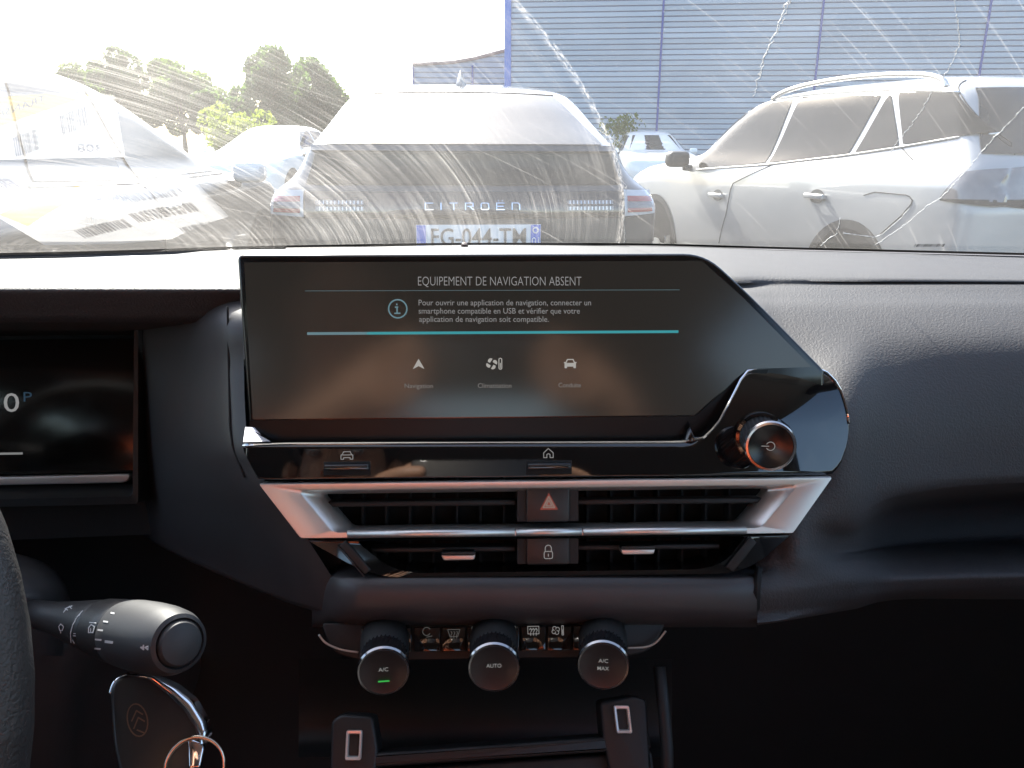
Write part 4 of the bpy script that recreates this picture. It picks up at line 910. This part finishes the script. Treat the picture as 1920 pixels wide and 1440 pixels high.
# --- car straight ahead, seen from behind
c1 = Car('parked_hatchback', 'dark hatchback parked straight ahead, seen from behind, with roof fin and number plate', HATCH, (-.064*1, yc, 0), 2.2, dark_p, 'car', 'cars in the parking bays'); c1.body()
c1.rearpatch('rear_window', [(-.50, 1.445), (0, 1.455), (.50, 1.445)], [(-.665, 1.195), (0, 1.195), (.665, 1.195)], cglass, .010)
c1.rearpatch('lower_rear_window', [(-.70, 1.150), (0, 1.155), (.70, 1.150)], [(-.74, 1.015), (0, 1.012), (.74, 1.015)], gtint, .006)
bm = bmesh.new()
a = resample([Vector((-.72, 0)), Vector((.72, 0))], 30)
rr_ = [[c1.rp(p.x, 1.178, -.02)+Vector((0, 0, .008)) for p in a], [c1.rp(p.x, 1.178, .05)+Vector((0, 0, .012)) for p in a], [c1.rp(p.x, 1.178, .058) for p in a], [c1.rp(p.x, 1.165, .045) for p in a], [c1.rp(p.x, 1.16, -.01) for p in a]]
bm.free(); sp_ = grid('spoiler_lip', rr_, dark_p, None, True, 40); sp_.parent = c1.root
c1.rearpatch('black_panel', [(-.80, .985), (0, .985), (.80, .985)], [(-.82, .868), (0, .862), (.82, .868)], piano_m, .005)
for s in (-1, 1):
    tl_ = c1.rearpatch('tail_light', [(s*.745, .992), (s*.900, .985)], [(s*.745, .872), (s*.912, .88)], clear_l, .014, 14, 6)
    c1.rearpatch('red_lamp', [(s*.760, .965), (s*.890, .960)], [(s*.760, .940), (s*.894, .936)], red_l, .019, 10, 3, tl_)
    c1.rearpatch('smoked_lamp', [(s*.760, .938), (s*.890, .934)], [(s*.760, .912), (s*.894, .910)], smoke_l, .019, 10, 3, tl_)
    c1.rearpatch('red_lamp', [(s*.760, .910), (s*.890, .908)], [(s*.760, .890), (s*.894, .890)], red_l, .019, 10, 3, tl_)
    for z0 in (.945, .918):
        il = c1.rearpatch('light_bar', [(s*.47, z0), (s*.69, z0)], [(s*.47, z0-.018), (s*.69, z0-.018)], smoke_l, .010, 14, 2)
        for k in range(12):
            x = s*(.48+k*.0175); c1.rearpatch('light_fin', [(x, z0), (x+.005, z0)], [(x, z0-.016), (x+.005, z0-.016)], silver_m, .014, 2, 1, il)
# lettering: thin bars
def letters():
    W, H = .036, .034; out = []; x = 0
    G = {'c': [[(W, H), (0, H), (0, 0), (W, 0)]], 'i': [[(0, 0), (0, H)]], 't': [[(0, H), (W, H)], [(W/2, H), (W/2, 0)]], 'r': [[(0, 0), (0, H), (W, H), (W, H*.5), (W*.25, H*.5)], [(W*.5, H*.5), (W, 0)]],
         'o': [('c', rounded([(0, 0), (W, 0), (W, H), (0, H)], .008, 3))], 'e': [[(W, H), (0, H), (0, 0), (W, 0)], [(0, H/2), (W*.9, H/2)], [(W*.25, H+.010), (W*.25, H+.013)], [(W*.75, H+.010), (W*.75, H+.013)]], 'n': [[(0, 0), (0, H), (W*.8, H), (W, H*.75), (W, 0)]]}
    for ch in 'citroen':
        for l in G[ch]:
            cl_ = isinstance(l, tuple); pts = [(px+x, py) for px, py in (l[1] if cl_ else l)]
            out.append(('c', pts) if cl_ else pts)
        x += (.036 if ch != 'i' else .004)+.038
    return out, x-.038
ll, lw = letters(); lx = -lw/2+.035
o = strokes('badge_lettering', ll, .005, lambda a, b, h: c1.rp(a*.97+lx, .906+b*.85, .012), chrome_m); o.parent = c1.root
# plate
pm = M('plate_white', (.75, .75, .74), .35, var=(30, .05)); pb = M('plate_blue', (.02, .12, .55), .35, var=(30, .05)); pk = M('plate_black', (.03, .03, .03), .4, var=(30, .05))
c1.rearpatch('plate_recess', [(-.36, .845), (.40, .845)], [(-.34, .69), (.38, .69)], clad_m, .004)
pl_ = c1.rearpatch('number_plate', [(-.235, .838), (.345, .838)], [(-.235, .728), (.345, .728)], pm, .016, 10, 2)
c1.rearpatch('blue_end', [(-.232, .836), (-.19, .836)], [(-.232, .730), (-.19, .730)], pb, .018, 3, 1, pl_); c1.rearpatch('blue_end', [(.298, .836), (.343, .836)], [(.298, .730), (.343, .730)], pb, .018, 3, 1, pl_)
for s_t, x0, z0, wd, ht, mm in (('FG-044-TM', -.165, .744, .44, .078, pk), ('01', .302, .745, .036, .034, pm)):
    o = text('plate_lettering', s_t, lambda a, b, h: c1.rp(a, b, .021), x0, z0, wd, mm, None, ht, .004); o.parent = pl_
o = strokes('plate_emblem', [circ(.32, .812, .012, 14)], .006, lambda a, b, h: c1.rp(a, b, .021), pm); o.parent = pl_
# roof fin
fy, fz = 1.10, 1.505
fin = [[Vector((x*k, fy+y0, fz+z)) for x in (-.032, -.028, .028, .032)] for z, k, y0 in ((-.02, 1, 0), (.02, .85, .02), (.06, .5, .06), (.095, .2, .10))]
bm = bmesh.new(); R0 = []
for z, wx, y0, y1 in ((-.03, .034, -.02, .22), (.0, .033, .0, .20), (.03, .024, .01, .14), (.07, .012, .02, .09), (.092, .004, .03, .055)):
    R0.append([bm.verts.new((x, y, fz+z)) for x, y in ((0, fy+y0-.01), (wx, fy+y0+.02), (wx*.7, fy+y1*.8+.02), (0, fy+y1), (-wx*.7, fy+y1*.8+.02), (-wx, fy+y0+.02))])
for a, b in zip(R0, R0[1:]):
    for j in range(6): bm.faces.new((a[j], a[(j+1) % 6], b[(j+1) % 6], b[j]))
bm.faces.new(R0[-1]); o = from_bm('roof_fin', bm, M('fin_grey', (.12, .12, .125), .35, coat=.5, var=(20, .1))); o.parent = c1.root
c1.line('roof_gap', [(0, 0)], 1, gap_m) if False else None
o = tube('roof_gap', [c1.rp(x, 1.462-.012*(x/.5)**2, .003) for x in np.linspace(-.5, .5, 30)], .0035, gap_m, None, 5); o.parent = c1.root
for s in (-1, 1):
    c1.wheel(.80, s); c1.wheel(3.45, s); c1.mirror(2.75, .98, s, dark_p); c1.handle(1.55, .88, s, dark_p); c1.handle(2.35, .86, s, dark_p)
    c1.sidepatch('side_window', [(1.55, 1.42), (2.05, 1.40)], [(1.5, 1.03), (2.75, 1.02)], s, cglass); c1.sidepatch('side_window', [(.85, 1.40), (1.50, 1.42)], [(.6, 1.06), (1.44, 1.03)], s, cglass)

# --- estate-like SUV on the right, its left side towards us
SUV = [(z if z <= 1.25 else 1.25+(z-1.25)*1.1, *q) for z, *q in [(.22, .82, .14, 4.35), (.40, .90, .02, 4.48), (.62, .915, .0, 4.50), (.85, .91, .0, 4.42), (.98, .90, .03, 4.10), (1.06, .87, .05, 3.55), (1.12, .83, .08, 3.20), (1.25, .775, .18, 3.05), (1.38, .725, .28, 2.86), (1.47, .685, .36, 2.66), (1.525, .60, .50, 2.40), (1.56, .45, .75, 2.1), (1.575, .12, .95, 1.8)]]
c2 = Car('parked_suv', 'silver estate-shaped suv with roof rails, parked beside the dark hatchback', SUV, (3.42, 4.2, 0), 14.5, silv_p, 'car', 'cars in the parking bays'); c2.body()
S2 = lambda pts: [c2.side_px(*p, -1) for p in pts]
def win(car, name, top, bot, m, h=.006):
    return car.sidepatch(name, S2(top), S2(bot), -1, m, h, 20, 10)
print('suv', S2([(1530, 362), (1345, 360), (1690, 172), (1868, 245), (1300, 320), (1420, 185), (1920, 345)]))
win(c2, 'side_window', [(1312, 305), (1355, 252), (1400, 208), (1430, 196), (1492, 185)], [(1312, 314), (1350, 312), (1390, 309), (1420, 306), (1436, 304)], gtint)
win(c2, 'side_window', [(1507, 182), (1580, 178), (1655, 178)], [(1442, 304), (1520, 297), (1592, 287)], gtint)
win(c2, 'side_window', [(1668, 178), (1673, 178)], [(1604, 286), (1686, 272)], gtint)
win(c2, 'side_window', [(1687, 173), (1740, 172), (1796, 173)], [(1694, 270), (1790, 258), (1868, 246)], gtint)
for pts in ([(1306, 318), (1436, 309), (1590, 291), (1690, 276), (1872, 250)], [(1465, 184), (1530, 176), (1600, 172), (1690, 168), (1800, 173)]):
    c2.line('chrome_strip', S2(pts), -1, silver_m, .007, .004)
for pts in ([(1446, 310), (1372, 345), (1362, 400), (1348, 456)], [(1800, 174), (1868, 248), (1905, 290)], [(1690, 276), (1712, 300)], [(1620, 366), (1640, 360), (1704, 366), (1713, 378), (1690, 405), (1650, 440)], [(1800, 174), (1812, 150)]):
    c2.line('panel_gap', S2(pts), -1, gap_m, .003, .002)
for px, py in ((1532, 368), (1346, 366)):
    y, z = c2.side_px(px, py, -1); c2.handle(y, z, -1, silv_p)
y, z = c2.side_px(1292, 312, -1); c2.mirror(y-.02, z+.01, -1, clad_m)
c2.sidepatch('tail_light', S2([(1808, 322), (1860, 316), (1960, 312)]), S2([(1764, 372), (1840, 378), (1960, 384)]), -1, smoke_l, .012, 20, 8)
c2.sidepatch('lamp_base', S2([(1764, 372), (1840, 374), (1960, 378)]), S2([(1766, 376), (1840, 384), (1960, 396)]), -1, gap_m, .013, 16, 2)
for sg in (-1, 1):
    o = tube('roof_rail', spline([Vector((sg*(c2.side_x(min(y_, 2.2), 1.50)-.02), y_, z_)) for y_, z_ in ((2.28, 1.525), (2.16, 1.565), (1.9, 1.60), (1.5, 1.618), (1.1, 1.612), (.8, 1.59), (.66, 1.555), (.62, 1.515))][(0 if sg < 0 else 2):], 6), .016, silver_m, None, 10); o.parent = c2.root
c2.rearpatch('rear_window', [(-.63, 1.50), (0, 1.51), (.63, 1.50)], [(-.775, 1.16), (0, 1.15), (.775, 1.16)], cglass, .012); c2.rearpatch('rear_panel', [(-.6, .98), (.6, .98)], [(-.6, .86), (.6, .86)], piano_m, .006)
wy_, _ = c2.side_px(1590, 440, -1)
for s in (-1, 1): c2.wheel(wy_, s, .335); c2.wheel(wy_+2.65, s, .335)
c2.mirror(y-.02, z+.01, 1, clad_m)

# --- car on the left, its right side towards us
c3 = Car('parked_car', 'dark hatchback parked in the bay beyond the papers, right side visible', HATCH, (-2.42, 2.35, 0), 1.0, black_p, 'car', 'cars in the parking bays'); c3.body()
c3.sidepatch('side_window', [(1.62, 1.43), (2.0, 1.40)], [(1.56, 1.03), (2.72, 1.03)], 1, dull_g, .006, 20, 8); c3.sidepatch('side_window', [(.95, 1.42), (1.54, 1.43)], [(.66, 1.06), (1.44, 1.03)], 1, dull_g, .006, 20, 8)
c3.line('chrome_strip', [(.6, 1.045), (1.5, 1.015), (2.8, 1.012)], 1, silver_m, .007); c3.line('panel_gap', [(1.5, 1.0), (1.55, .6), (1.5, .3)], 1, gap_m, .003)
for s in (-1, 1): c3.wheel(.80, s); c3.wheel(3.45, s); c3.mirror(2.80, .97, s, white_p); c3.handle(1.62, .89, s, dark_p); c3.handle(.85, .91, s, dark_p)
c3.rearpatch('rear_window', [(-.5, 1.445), (.5, 1.445)], [(-.66, 1.195), (.66, 1.195)], dull_g, .006)
for s in (-1, 1): c3.rearpatch('tail_light', [(s*.72, .99), (s*.885, .985)], [(s*.72, .87), (s*.89, .88)], red_l, .014, 14, 6)

# --- cars further off
def far_car(label, x, y, rot, paint, front):
    c = Car('distant_car', label, HATCH, (x, y, 0), rot, paint, 'car', 'cars in the parking bays'); c.body()
    c.rearpatch('rear_window', [(-.5, 1.445), (.5, 1.445)], [(-.66, 1.19), (.66, 1.19)], cglass, .006)
    pts = lambda zz, ww: [(-ww, zz), (ww, zz)]
    def fp(x, z): w_, yr, yf = c.prm(z); return Vector((x, yf+.006-.12*(x/.7)**2*(.5), z))
    o = patch('front_window', pts(1.42, .50), pts(1.05, .66), fp, cglass, None, 12, 8); o.parent = c.root
    for s in (-1, 1):
        c.sidepatch('side_window', [(1.62, 1.43), (2.0, 1.40)], [(1.56, 1.03), (2.72, 1.03)], s, cglass, .006); c.sidepatch('side_window', [(.95, 1.42), (1.54, 1.43)], [(.66, 1.06), (1.44, 1.03)], s, cglass, .006)
        c.wheel(.8, s); c.wheel(3.45, s); c.mirror(2.75, .98, s, paint); c.rearpatch('tail_light', [(s*.70, .99), (s*.88, .985)], [(s*.70, .87), (s*.89, .88)], red_l, .012, 10, 4)
    return c
far_car('white car parked far off below the blue wall, beside the suv mirror', 4.72, 24.0, 176, white_p, True)
far_car('pale car parked behind the dark hatchback, below the yellow bush', -3.95, 19.0, 172, white_p, True)

# ------------------------------------------------------------------ warehouse
bld = empty('warehouse', (1, 29, 0), 'large warehouse clad in grey-blue metal planks with a bright blue corner post', 'building')
clad = M('blue_grey_cladding', (.42, .46, .51), .45, metal=.0, var=(.6, .08)); navy = M('navy_trim', (.03, .06, .28), .5, var=(2, .1)); blue = M('blue_post', (.06, .16, .50), .45, var=(1, .1)); brn = M('eaves_trim', (.35, .22, .20), .6, var=(1, .1))
nt = clad.node_tree; oi = nt.nodes.new('ShaderNodeObjectInfo'); mr = nt.nodes.new('ShaderNodeMapRange'); mr.inputs[3].default_value = .88; mr.inputs[4].default_value = 1.10
hs = nt.nodes.new('ShaderNodeHueSaturation'); pb_ = nt.nodes['Principled BSDF']; src = pb_.inputs['Base Color'].links[0].from_socket
nt.links.new(oi.outputs['Random'], mr.inputs[0]); nt.links.new(mr.outputs[0], hs.inputs['Value']); nt.links.new(src, hs.inputs['Color']); nt.links.new(hs.outputs[0], pb_.inputs['Base Color'])
d0 = 29.0; w0 = at_y(958, 150, d0); w0.z = 0
phi = R(9.5); wx = Vector((math.cos(phi), -math.sin(phi), 0)); wn_ = Vector((-math.sin(phi), -math.cos(phi), 0))
PW, PH, NR = 5.05, .168, 50
me = bpy.data.meshes.new('cladding_plank'); prof = [(.0, 0), (.035, .012), (.035, .128), (.0, .146)]   # (out, up)
vs = [tuple(wx*x+wn_*o+Vector((0, 0, z))) for x in (0, PW-.02) for o, z in prof]
me.from_pydata(vs, [], [(i, i+1, i+5, i+4) for i in range(3)]+[(0, 1, 2, 3), (4, 5, 6, 7)]); me.update(); me.materials.append(clad)
for p in range(5):
    for r in range(NR):
        o = bpy.data.objects.new('cladding_plank', me); col.objects.link(o); o.parent = bld; o.matrix_parent_inverse = Matrix.Translation(-Vector(bld.location)); o.location = w0+wx*(p*PW+.01)+wn_*.002+Vector((0, 0, r*PH+.01))
    q = w0+wx*((p+1)*PW-.01)+wn_*.03
    box('seam_strip', q+Vector((0, 0, 4.2)), (.07, .05, 8.4), navy, bld, 0, rot=Matrix.Rotation(-phi, 3, 'Z'))
bk = M('wall_core', (.10, .12, .20), .7, var=(1, .1))
mk('wall_core', [w0-wn_*.0, w0+wx*26, w0+wx*26+Vector((0, 0, 8.5)), w0+Vector((0, 0, 8.5)), w0-wn_*12, w0+wx*26-wn_*12, w0+wx*26-wn_*12+Vector((0, 0, 8.5)), w0-wn_*12+Vector((0, 0, 8.5))], [(0, 1, 2, 3), (1, 5, 6, 2), (5, 4, 7, 6), (4, 0, 3, 7), (3, 2, 6, 7)], bk, bld, False)
box('corner_post', w0-wx*.10+wn_*.02+Vector((0, 0, 4.3)), (.22, .22, 8.6), blue, bld, .01, rot=Matrix.Rotation(-phi, 3, 'Z'))
# lower wing further back with a rising eaves line
wing = empty('warehouse_wing', (-2, 44, 0), 'lower pale clad wing with a curved brown eaves line, left of the blue post', 'building')
yw = 44.0; tops = [(774, 122), (800, 121), (850, 118), (890, 111), (920, 103), (962, 92)]
rows_ = []
tp = [at_y(px, py, yw) for px, py in tops]
clad2 = M('pale_cladding', (.38, .42, .50), .45, var=(.6, .06))
nrow = 26; vs = []; fs = []
for r in range(nrow):      # ribs, too fine to pick apart
    z0, z1 = r*.26, r*.26+.24
    for a, b in zip(tp, tp[1:]):
        za, zb_ = min(a.z, b.z), 0
        if z0 > max(a.z, b.z): continue
        k = len(vs); vs += [(a.x, yw, min(z0, a.z)), (b.x, yw, min(z0, b.z)), (b.x, yw-.05, min(z0+.03, b.z)), (a.x, yw-.05, min(z0+.03, a.z)), (b.x, yw-.05, min(z1, b.z)), (a.x, yw-.05, min(z1, a.z))]
        fs += [(k, k+1, k+2, k+3), (k+3, k+2, k+4, k+5)]
o = mk('ribbed_cladding', vs, fs, clad2, wing, False); tag(o, kind='stuff')
mk('wing_core', [(tp[0].x, yw+.01, 0), (tp[-1].x, yw+.01, 0)]+[(p.x, yw+.01, p.z) for p in reversed(tp)]+[(tp[0].x, yw+8, 0), (tp[-1].x, yw+8, 0)]+[(p.x, yw+8, p.z) for p in reversed(tp)], [tuple(range(8)), tuple(range(15, 7, -1)), (0, 7, 15, 8)]+[(i, i+1, i+9, i+8) for i in range(2, 7)], bk, wing, False)
tube('eaves_trim', [p+Vector((0, -.08, .03)) for p in tp], .09, brn, wing, 6)
for px in (775, 886): q = at_y(px, 150, yw-.07); box('seam_strip', (q.x, q.y, tp[0].z/2), (.10, .05, tp[0].z), navy, wing)

# ------------------------------------------------------------------ trees
bark = M('bark', (.10, .075, .05), .9, bump=('noise', 20, .6, .02)); 
def leafm(n, c):
    m = M(n, c, .6, var=(1.2, .4)); nt = m.node_tree; t = nt.nodes.new('ShaderNodeBsdfTranslucent'); t.inputs[0].default_value = (c[0]*1.5, c[1]*1.7, c[2]*.7, 1)
    x = nt.nodes.new('ShaderNodeMixShader'); x.inputs[0].default_value = .45; o = nt.nodes['Material Output']
    nt.links.new(nt.nodes['Principled BSDF'].outputs[0], x.inputs[1]); nt.links.new(t.outputs[0], x.inputs[2]); nt.links.new(x.outputs[0], o.inputs[0]); return m
lf_d = leafm('leaf_dark', (.055, .09, .03)); lf_m = leafm('leaf_mid', (.085, .12, .035)); lf_y = leafm('leaf_yellow', (.17, .19, .03))
def tree(name, label, base, h, rx, m, n, size, cat='tree', seedv=1, low=.25, trunk=.16, group=None):
    rnd = np.random.default_rng(seedv); t = empty(name, base, label, cat, group)
    b = Vector(base); zc = h*(low+1)/2; rz = h*(1-low)/2
    clumps = []
    while len(clumps) < 26:
        p = rnd.normal(size=3); p /= np.linalg.norm(p); p *= rnd.uniform(.35, .86); clumps.append((p*np.array([rx, rx, rz]), rnd.uniform(.26, .42)*min(rx, rz)))
    vs = []; fs = []
    for i in range(n):
        cp, cr_ = clumps[rnd.integers(len(clumps))]; q = rnd.normal(size=3); q = q/np.linalg.norm(q)*cr_*rnd.uniform(.55, 1.05)**.5
        p = np.array([b.x, b.y, zc+b.z])+cp+q; u = rnd.normal(size=3); u /= np.linalg.norm(u); v = np.cross(u, rnd.normal(size=3)); v /= np.linalg.norm(v); s = size*rnd.uniform(.6, 1.3)
        k = len(vs); vs += [tuple(p-u*s), tuple(p-v*s*.5), tuple(p+u*s), tuple(p+v*s*.5)]; fs.append((k, k+1, k+2, k+3))
    mk('crown', vs, fs, m, t, False)
    tr = tube('trunk', [b, b+Vector((.05*h*.1, 0, h*.3)), b+Vector((0, .05, h*.7))], [trunk, trunk*.7, trunk*.25], bark, t, 8)
    for k in range(5):
        c_ = clumps[k*5][0]; tube('limb', [b+Vector((0, 0, h*(.28+.06*k))), b+Vector((c_[0]*.5, c_[1]*.5, zc*.8+c_[2]*.4)), b+Vector((c_[0], c_[1], zc+c_[2]))], [trunk*.4, trunk*.25, trunk*.08], bark, tr, 6)
    return t
def at_g(px, y): p = at_y(px, 300, y); return (p.x, p.y, 0)
G_ = 'trees beyond the car park'
tree('round_tree', 'dark round-topped tree standing above the parked car with the papers', at_g(232, 46), 6.0, 1.8, lf_d, 8000, .16, seedv=2, group=G_)
tree('low_tree', 'small pale green tree left of the round-topped tree', at_g(182, 44), 5.2, 1.6, lf_m, 5500, .15, seedv=3, group=G_)
tree('broad_tree', 'broad bushy tree right of the round-topped tree', at_g(350, 47), 5.4, 2.5, lf_m, 11000, .16, seedv=4, group=G_)
tree('broad_tree', 'lower bushy tree sloping down behind the yellow bush', at_g(432, 46), 4.5, 2.6, lf_d, 9000, .16, seedv=5, group=G_)
tree('tall_tree', 'tall dark tree behind the left shoulder of the hatchback', at_g(520, 40), 5.5, 2.0, lf_d, 11000, .16, seedv=6, group=G_, low=.12)
tree('tall_tree', 'tall tree washed out by glare left of the hatchback roof', at_g(600, 42), 5.4, 2.0, lf_d, 9000, .16, seedv=9, group=G_, low=.12)
tree('yellow_bush', 'yellow-green bush in front of the dark trees', at_g(460, 26), 2.4, 1.4, lf_y, 3600, .09, 'bush', 7, .05, .05)
tree('small_shrub', 'small shrub at the foot of the warehouse wall', at_g(1165, 24), 2.3, .7, lf_m, 900, .07, 'bush', 8, .05, .03)
# ------------------------------------------------------------------ the photographer (seen only as a reflection)
def skin_body(name, verts, edges, m, parent, root=0, sub=2):
    me = bpy.data.meshes.new(name); me.from_pydata([v[0] for v in verts], edges, []); me.update()
    o = bpy.data.objects.new(name, me); col.objects.link(o); me.materials.append(m)
    s = o.modifiers.new('skin', 'SKIN'); s.use_smooth_shade = True
    for i, v in enumerate(me.skin_vertices[0].data): v.radius = verts[i][1] if isinstance(verts[i][1], tuple) else (verts[i][1],)*2; v.use_root = (i == root)
    o.modifiers.new('smooth', 'SUBSURF').levels = sub; o.modifiers['smooth'].render_levels = sub
    if parent: o.parent = parent; o.matrix_parent_inverse = Matrix.Translation(-Vector(parent.location))
    return o
skin_mat = M('skin', (.55, .30, .19), .5, var=(30, .12)); vest_m = M('orange_work_jacket', (.62, .10, .025), .75, bump=('noise', 40, .4, .01), var=(8, .12)); trouser_m = M('dark_trousers', (.03, .035, .05), .85, var=(10, .15)); hair_m = M('dark_hair', (.03, .02, .015), .6, bump=('noise', 300, .5, .003))
pe = empty('person', (-.30, -.45, .60), 'person in an orange work jacket seated behind the camera, holding a phone in both hands', 'person')
V = [((-.30, -.45, .64), (.15, .12)), ((-.29, -.44, .80), (.14, .11)), ((-.27, -.43, .98), (.16, .115)), ((-.25, -.42, 1.09), (.10, .09)), ((-.24, -.40, 1.17), .055), ((-.23, -.39, 1.22), .06), ((-.22, -.375, 1.30), (.075, .09)), ((-.22, -.375, 1.38), (.07, .085)), ((-.22, -.38, 1.43), .04),
     ((-.44, -.41, 1.06), .062), ((-.44, -.26, .88), .046), ((-.27, -.13, 1.04), .036), ((-.185, -.055, 1.115), .026),
     ((-.07, -.42, 1.06), .062), ((.13, -.30, .90), .046), ((.19, -.15, 1.03), .036), ((.165, -.055, 1.115), .026),
     ((-.42, -.10, .66), .075), ((-.46, .10, .64), .06), ((-.46, .26, .44), .045), ((-.46, .40, .36), .04),
     ((-.17, -.10, .66), .075), ((-.16, .08, .64), .06), ((-.18, .24, .44), .045), ((-.19, .38, .36), .04)]
Ed = [(0, 1), (1, 2), (2, 3), (3, 4), (4, 5), (5, 6), (6, 7), (7, 8), (3, 9), (9, 10), (10, 11), (11, 12), (3, 13), (13, 14), (14, 15), (15, 16), (0, 17), (17, 18), (18, 19), (19, 20), (0, 21), (21, 22), (22, 23), (23, 24)]
for sgn, wr in ((-1, 12), (1, 16)):
    k = len(V); px = sgn*.135
    V.append(((sgn*.125, -.03, 1.150), (.030, .016))); Ed.append((wr, k))
    for j, (ln, zz) in enumerate(((.072, .020), (.08, .0), (.076, -.020), (.060, -.038))):
        q = len(V); V += [((sgn*.115, -.018, 1.158+zz), .0095), ((sgn*(.115-ln*.42), .004, 1.160+zz*.95), .0088), ((sgn*(.115-ln*.78), .008, 1.160+zz*.9), .0078)]; Ed += [(k, q), (q, q+1), (q+1, q+2)]
    q = len(V); V += [((sgn*.112, -.042, 1.172), .0105), ((sgn*.088, -.04, 1.195), .0095), ((sgn*.068, -.035, 1.205), .008)]; Ed += [(k, q), (q, q+1), (q+1, q+2)]
skin_body('body', V, Ed, skin_mat, pe)
tv = [((-.30, -.45, .70), (.165, .135)), ((-.29, -.44, .82), (.16, .13)), ((-.27, -.43, .98), (.18, .135)), ((-.25, -.42, 1.09), (.12, .105)), ((-.24, -.405, 1.13), .075)]
sv = [((-.45, -.41, 1.06), .078), ((-.45, -.26, .88), .062), ((-.27, -.13, 1.04), .05), ((-.215, -.08, 1.09), .042), ((-.06, -.42, 1.06), .078), ((.14, -.30, .90), .062), ((.195, -.15, 1.03), .05), ((.175, -.08, 1.09), .042)]
skin_body('jacket', tv+sv, [(0, 1), (1, 2), (2, 3), (3, 4), (3, 5), (5, 6), (6, 7), (7, 8), (3, 9), (9, 10), (10, 11), (11, 12)], vest_m, pe)
lv = [((-.30, -.45, .63), (.16, .13)), ((-.42, -.10, .66), .088), ((-.46, .10, .64), .072), ((-.46, .26, .44), .057), ((-.17, -.10, .66), .088), ((-.16, .08, .64), .072), ((-.18, .24, .44), .057)]
skin_body('trousers', lv, [(0, 1), (1, 2), (2, 3), (0, 4), (4, 5), (5, 6)], trouser_m, pe)
hb = bmesh.new(); bmesh.ops.create_uvsphere(hb, u_segments=20, v_segments=12, radius=1); bmesh.ops.transform(hb, matrix=Matrix.Translation((-.22, -.395, 1.385)) @ Matrix.Diagonal((.088, .10, .085, 1)), verts=hb.verts)
bmesh.ops.delete(hb, geom=[v for v in hb.verts if v.co.y > -.33 and v.co.z < 1.41], context='VERTS'); from_bm('hair', hb, hair_m, pe)
for s in (-1, 1):
    lathe('eye', [(0, .010), (.008, .006), (.011, 0), (.008, -.008)], (-.22+s*.033, -.298, 1.335), (0, 1, 0), white_ink, pe, 12); lathe('ear', [(0, .012), (.02, .010), (.026, 0), (.015, -.012)], (-.22+s*.082, -.385, 1.325), (s, 0, 0), skin_mat, pe, 14)
mk('nose', [(-.22, -.285, 1.345), (-.238, -.292, 1.292), (-.202, -.292, 1.292), (-.22, -.262, 1.298), (-.22, -.30, 1.28)], [(0, 1, 3), (0, 3, 2), (1, 4, 3), (3, 4, 2)], skin_mat, pe); lathe('mouth', [(0, .004), (.02, .002), (.024, -.006)], (-.22, -.292, 1.258), (0, 1, 0), M('lips', (.4, .15, .12), .5, var=(50, .1)), pe, 14)
ph = tag(box('phone', (0, -.0165, 1.165), (.158, .009, .075), piano_m, None, .0035, 3), 'black phone held level in both hands facing the dashboard', 'phone')
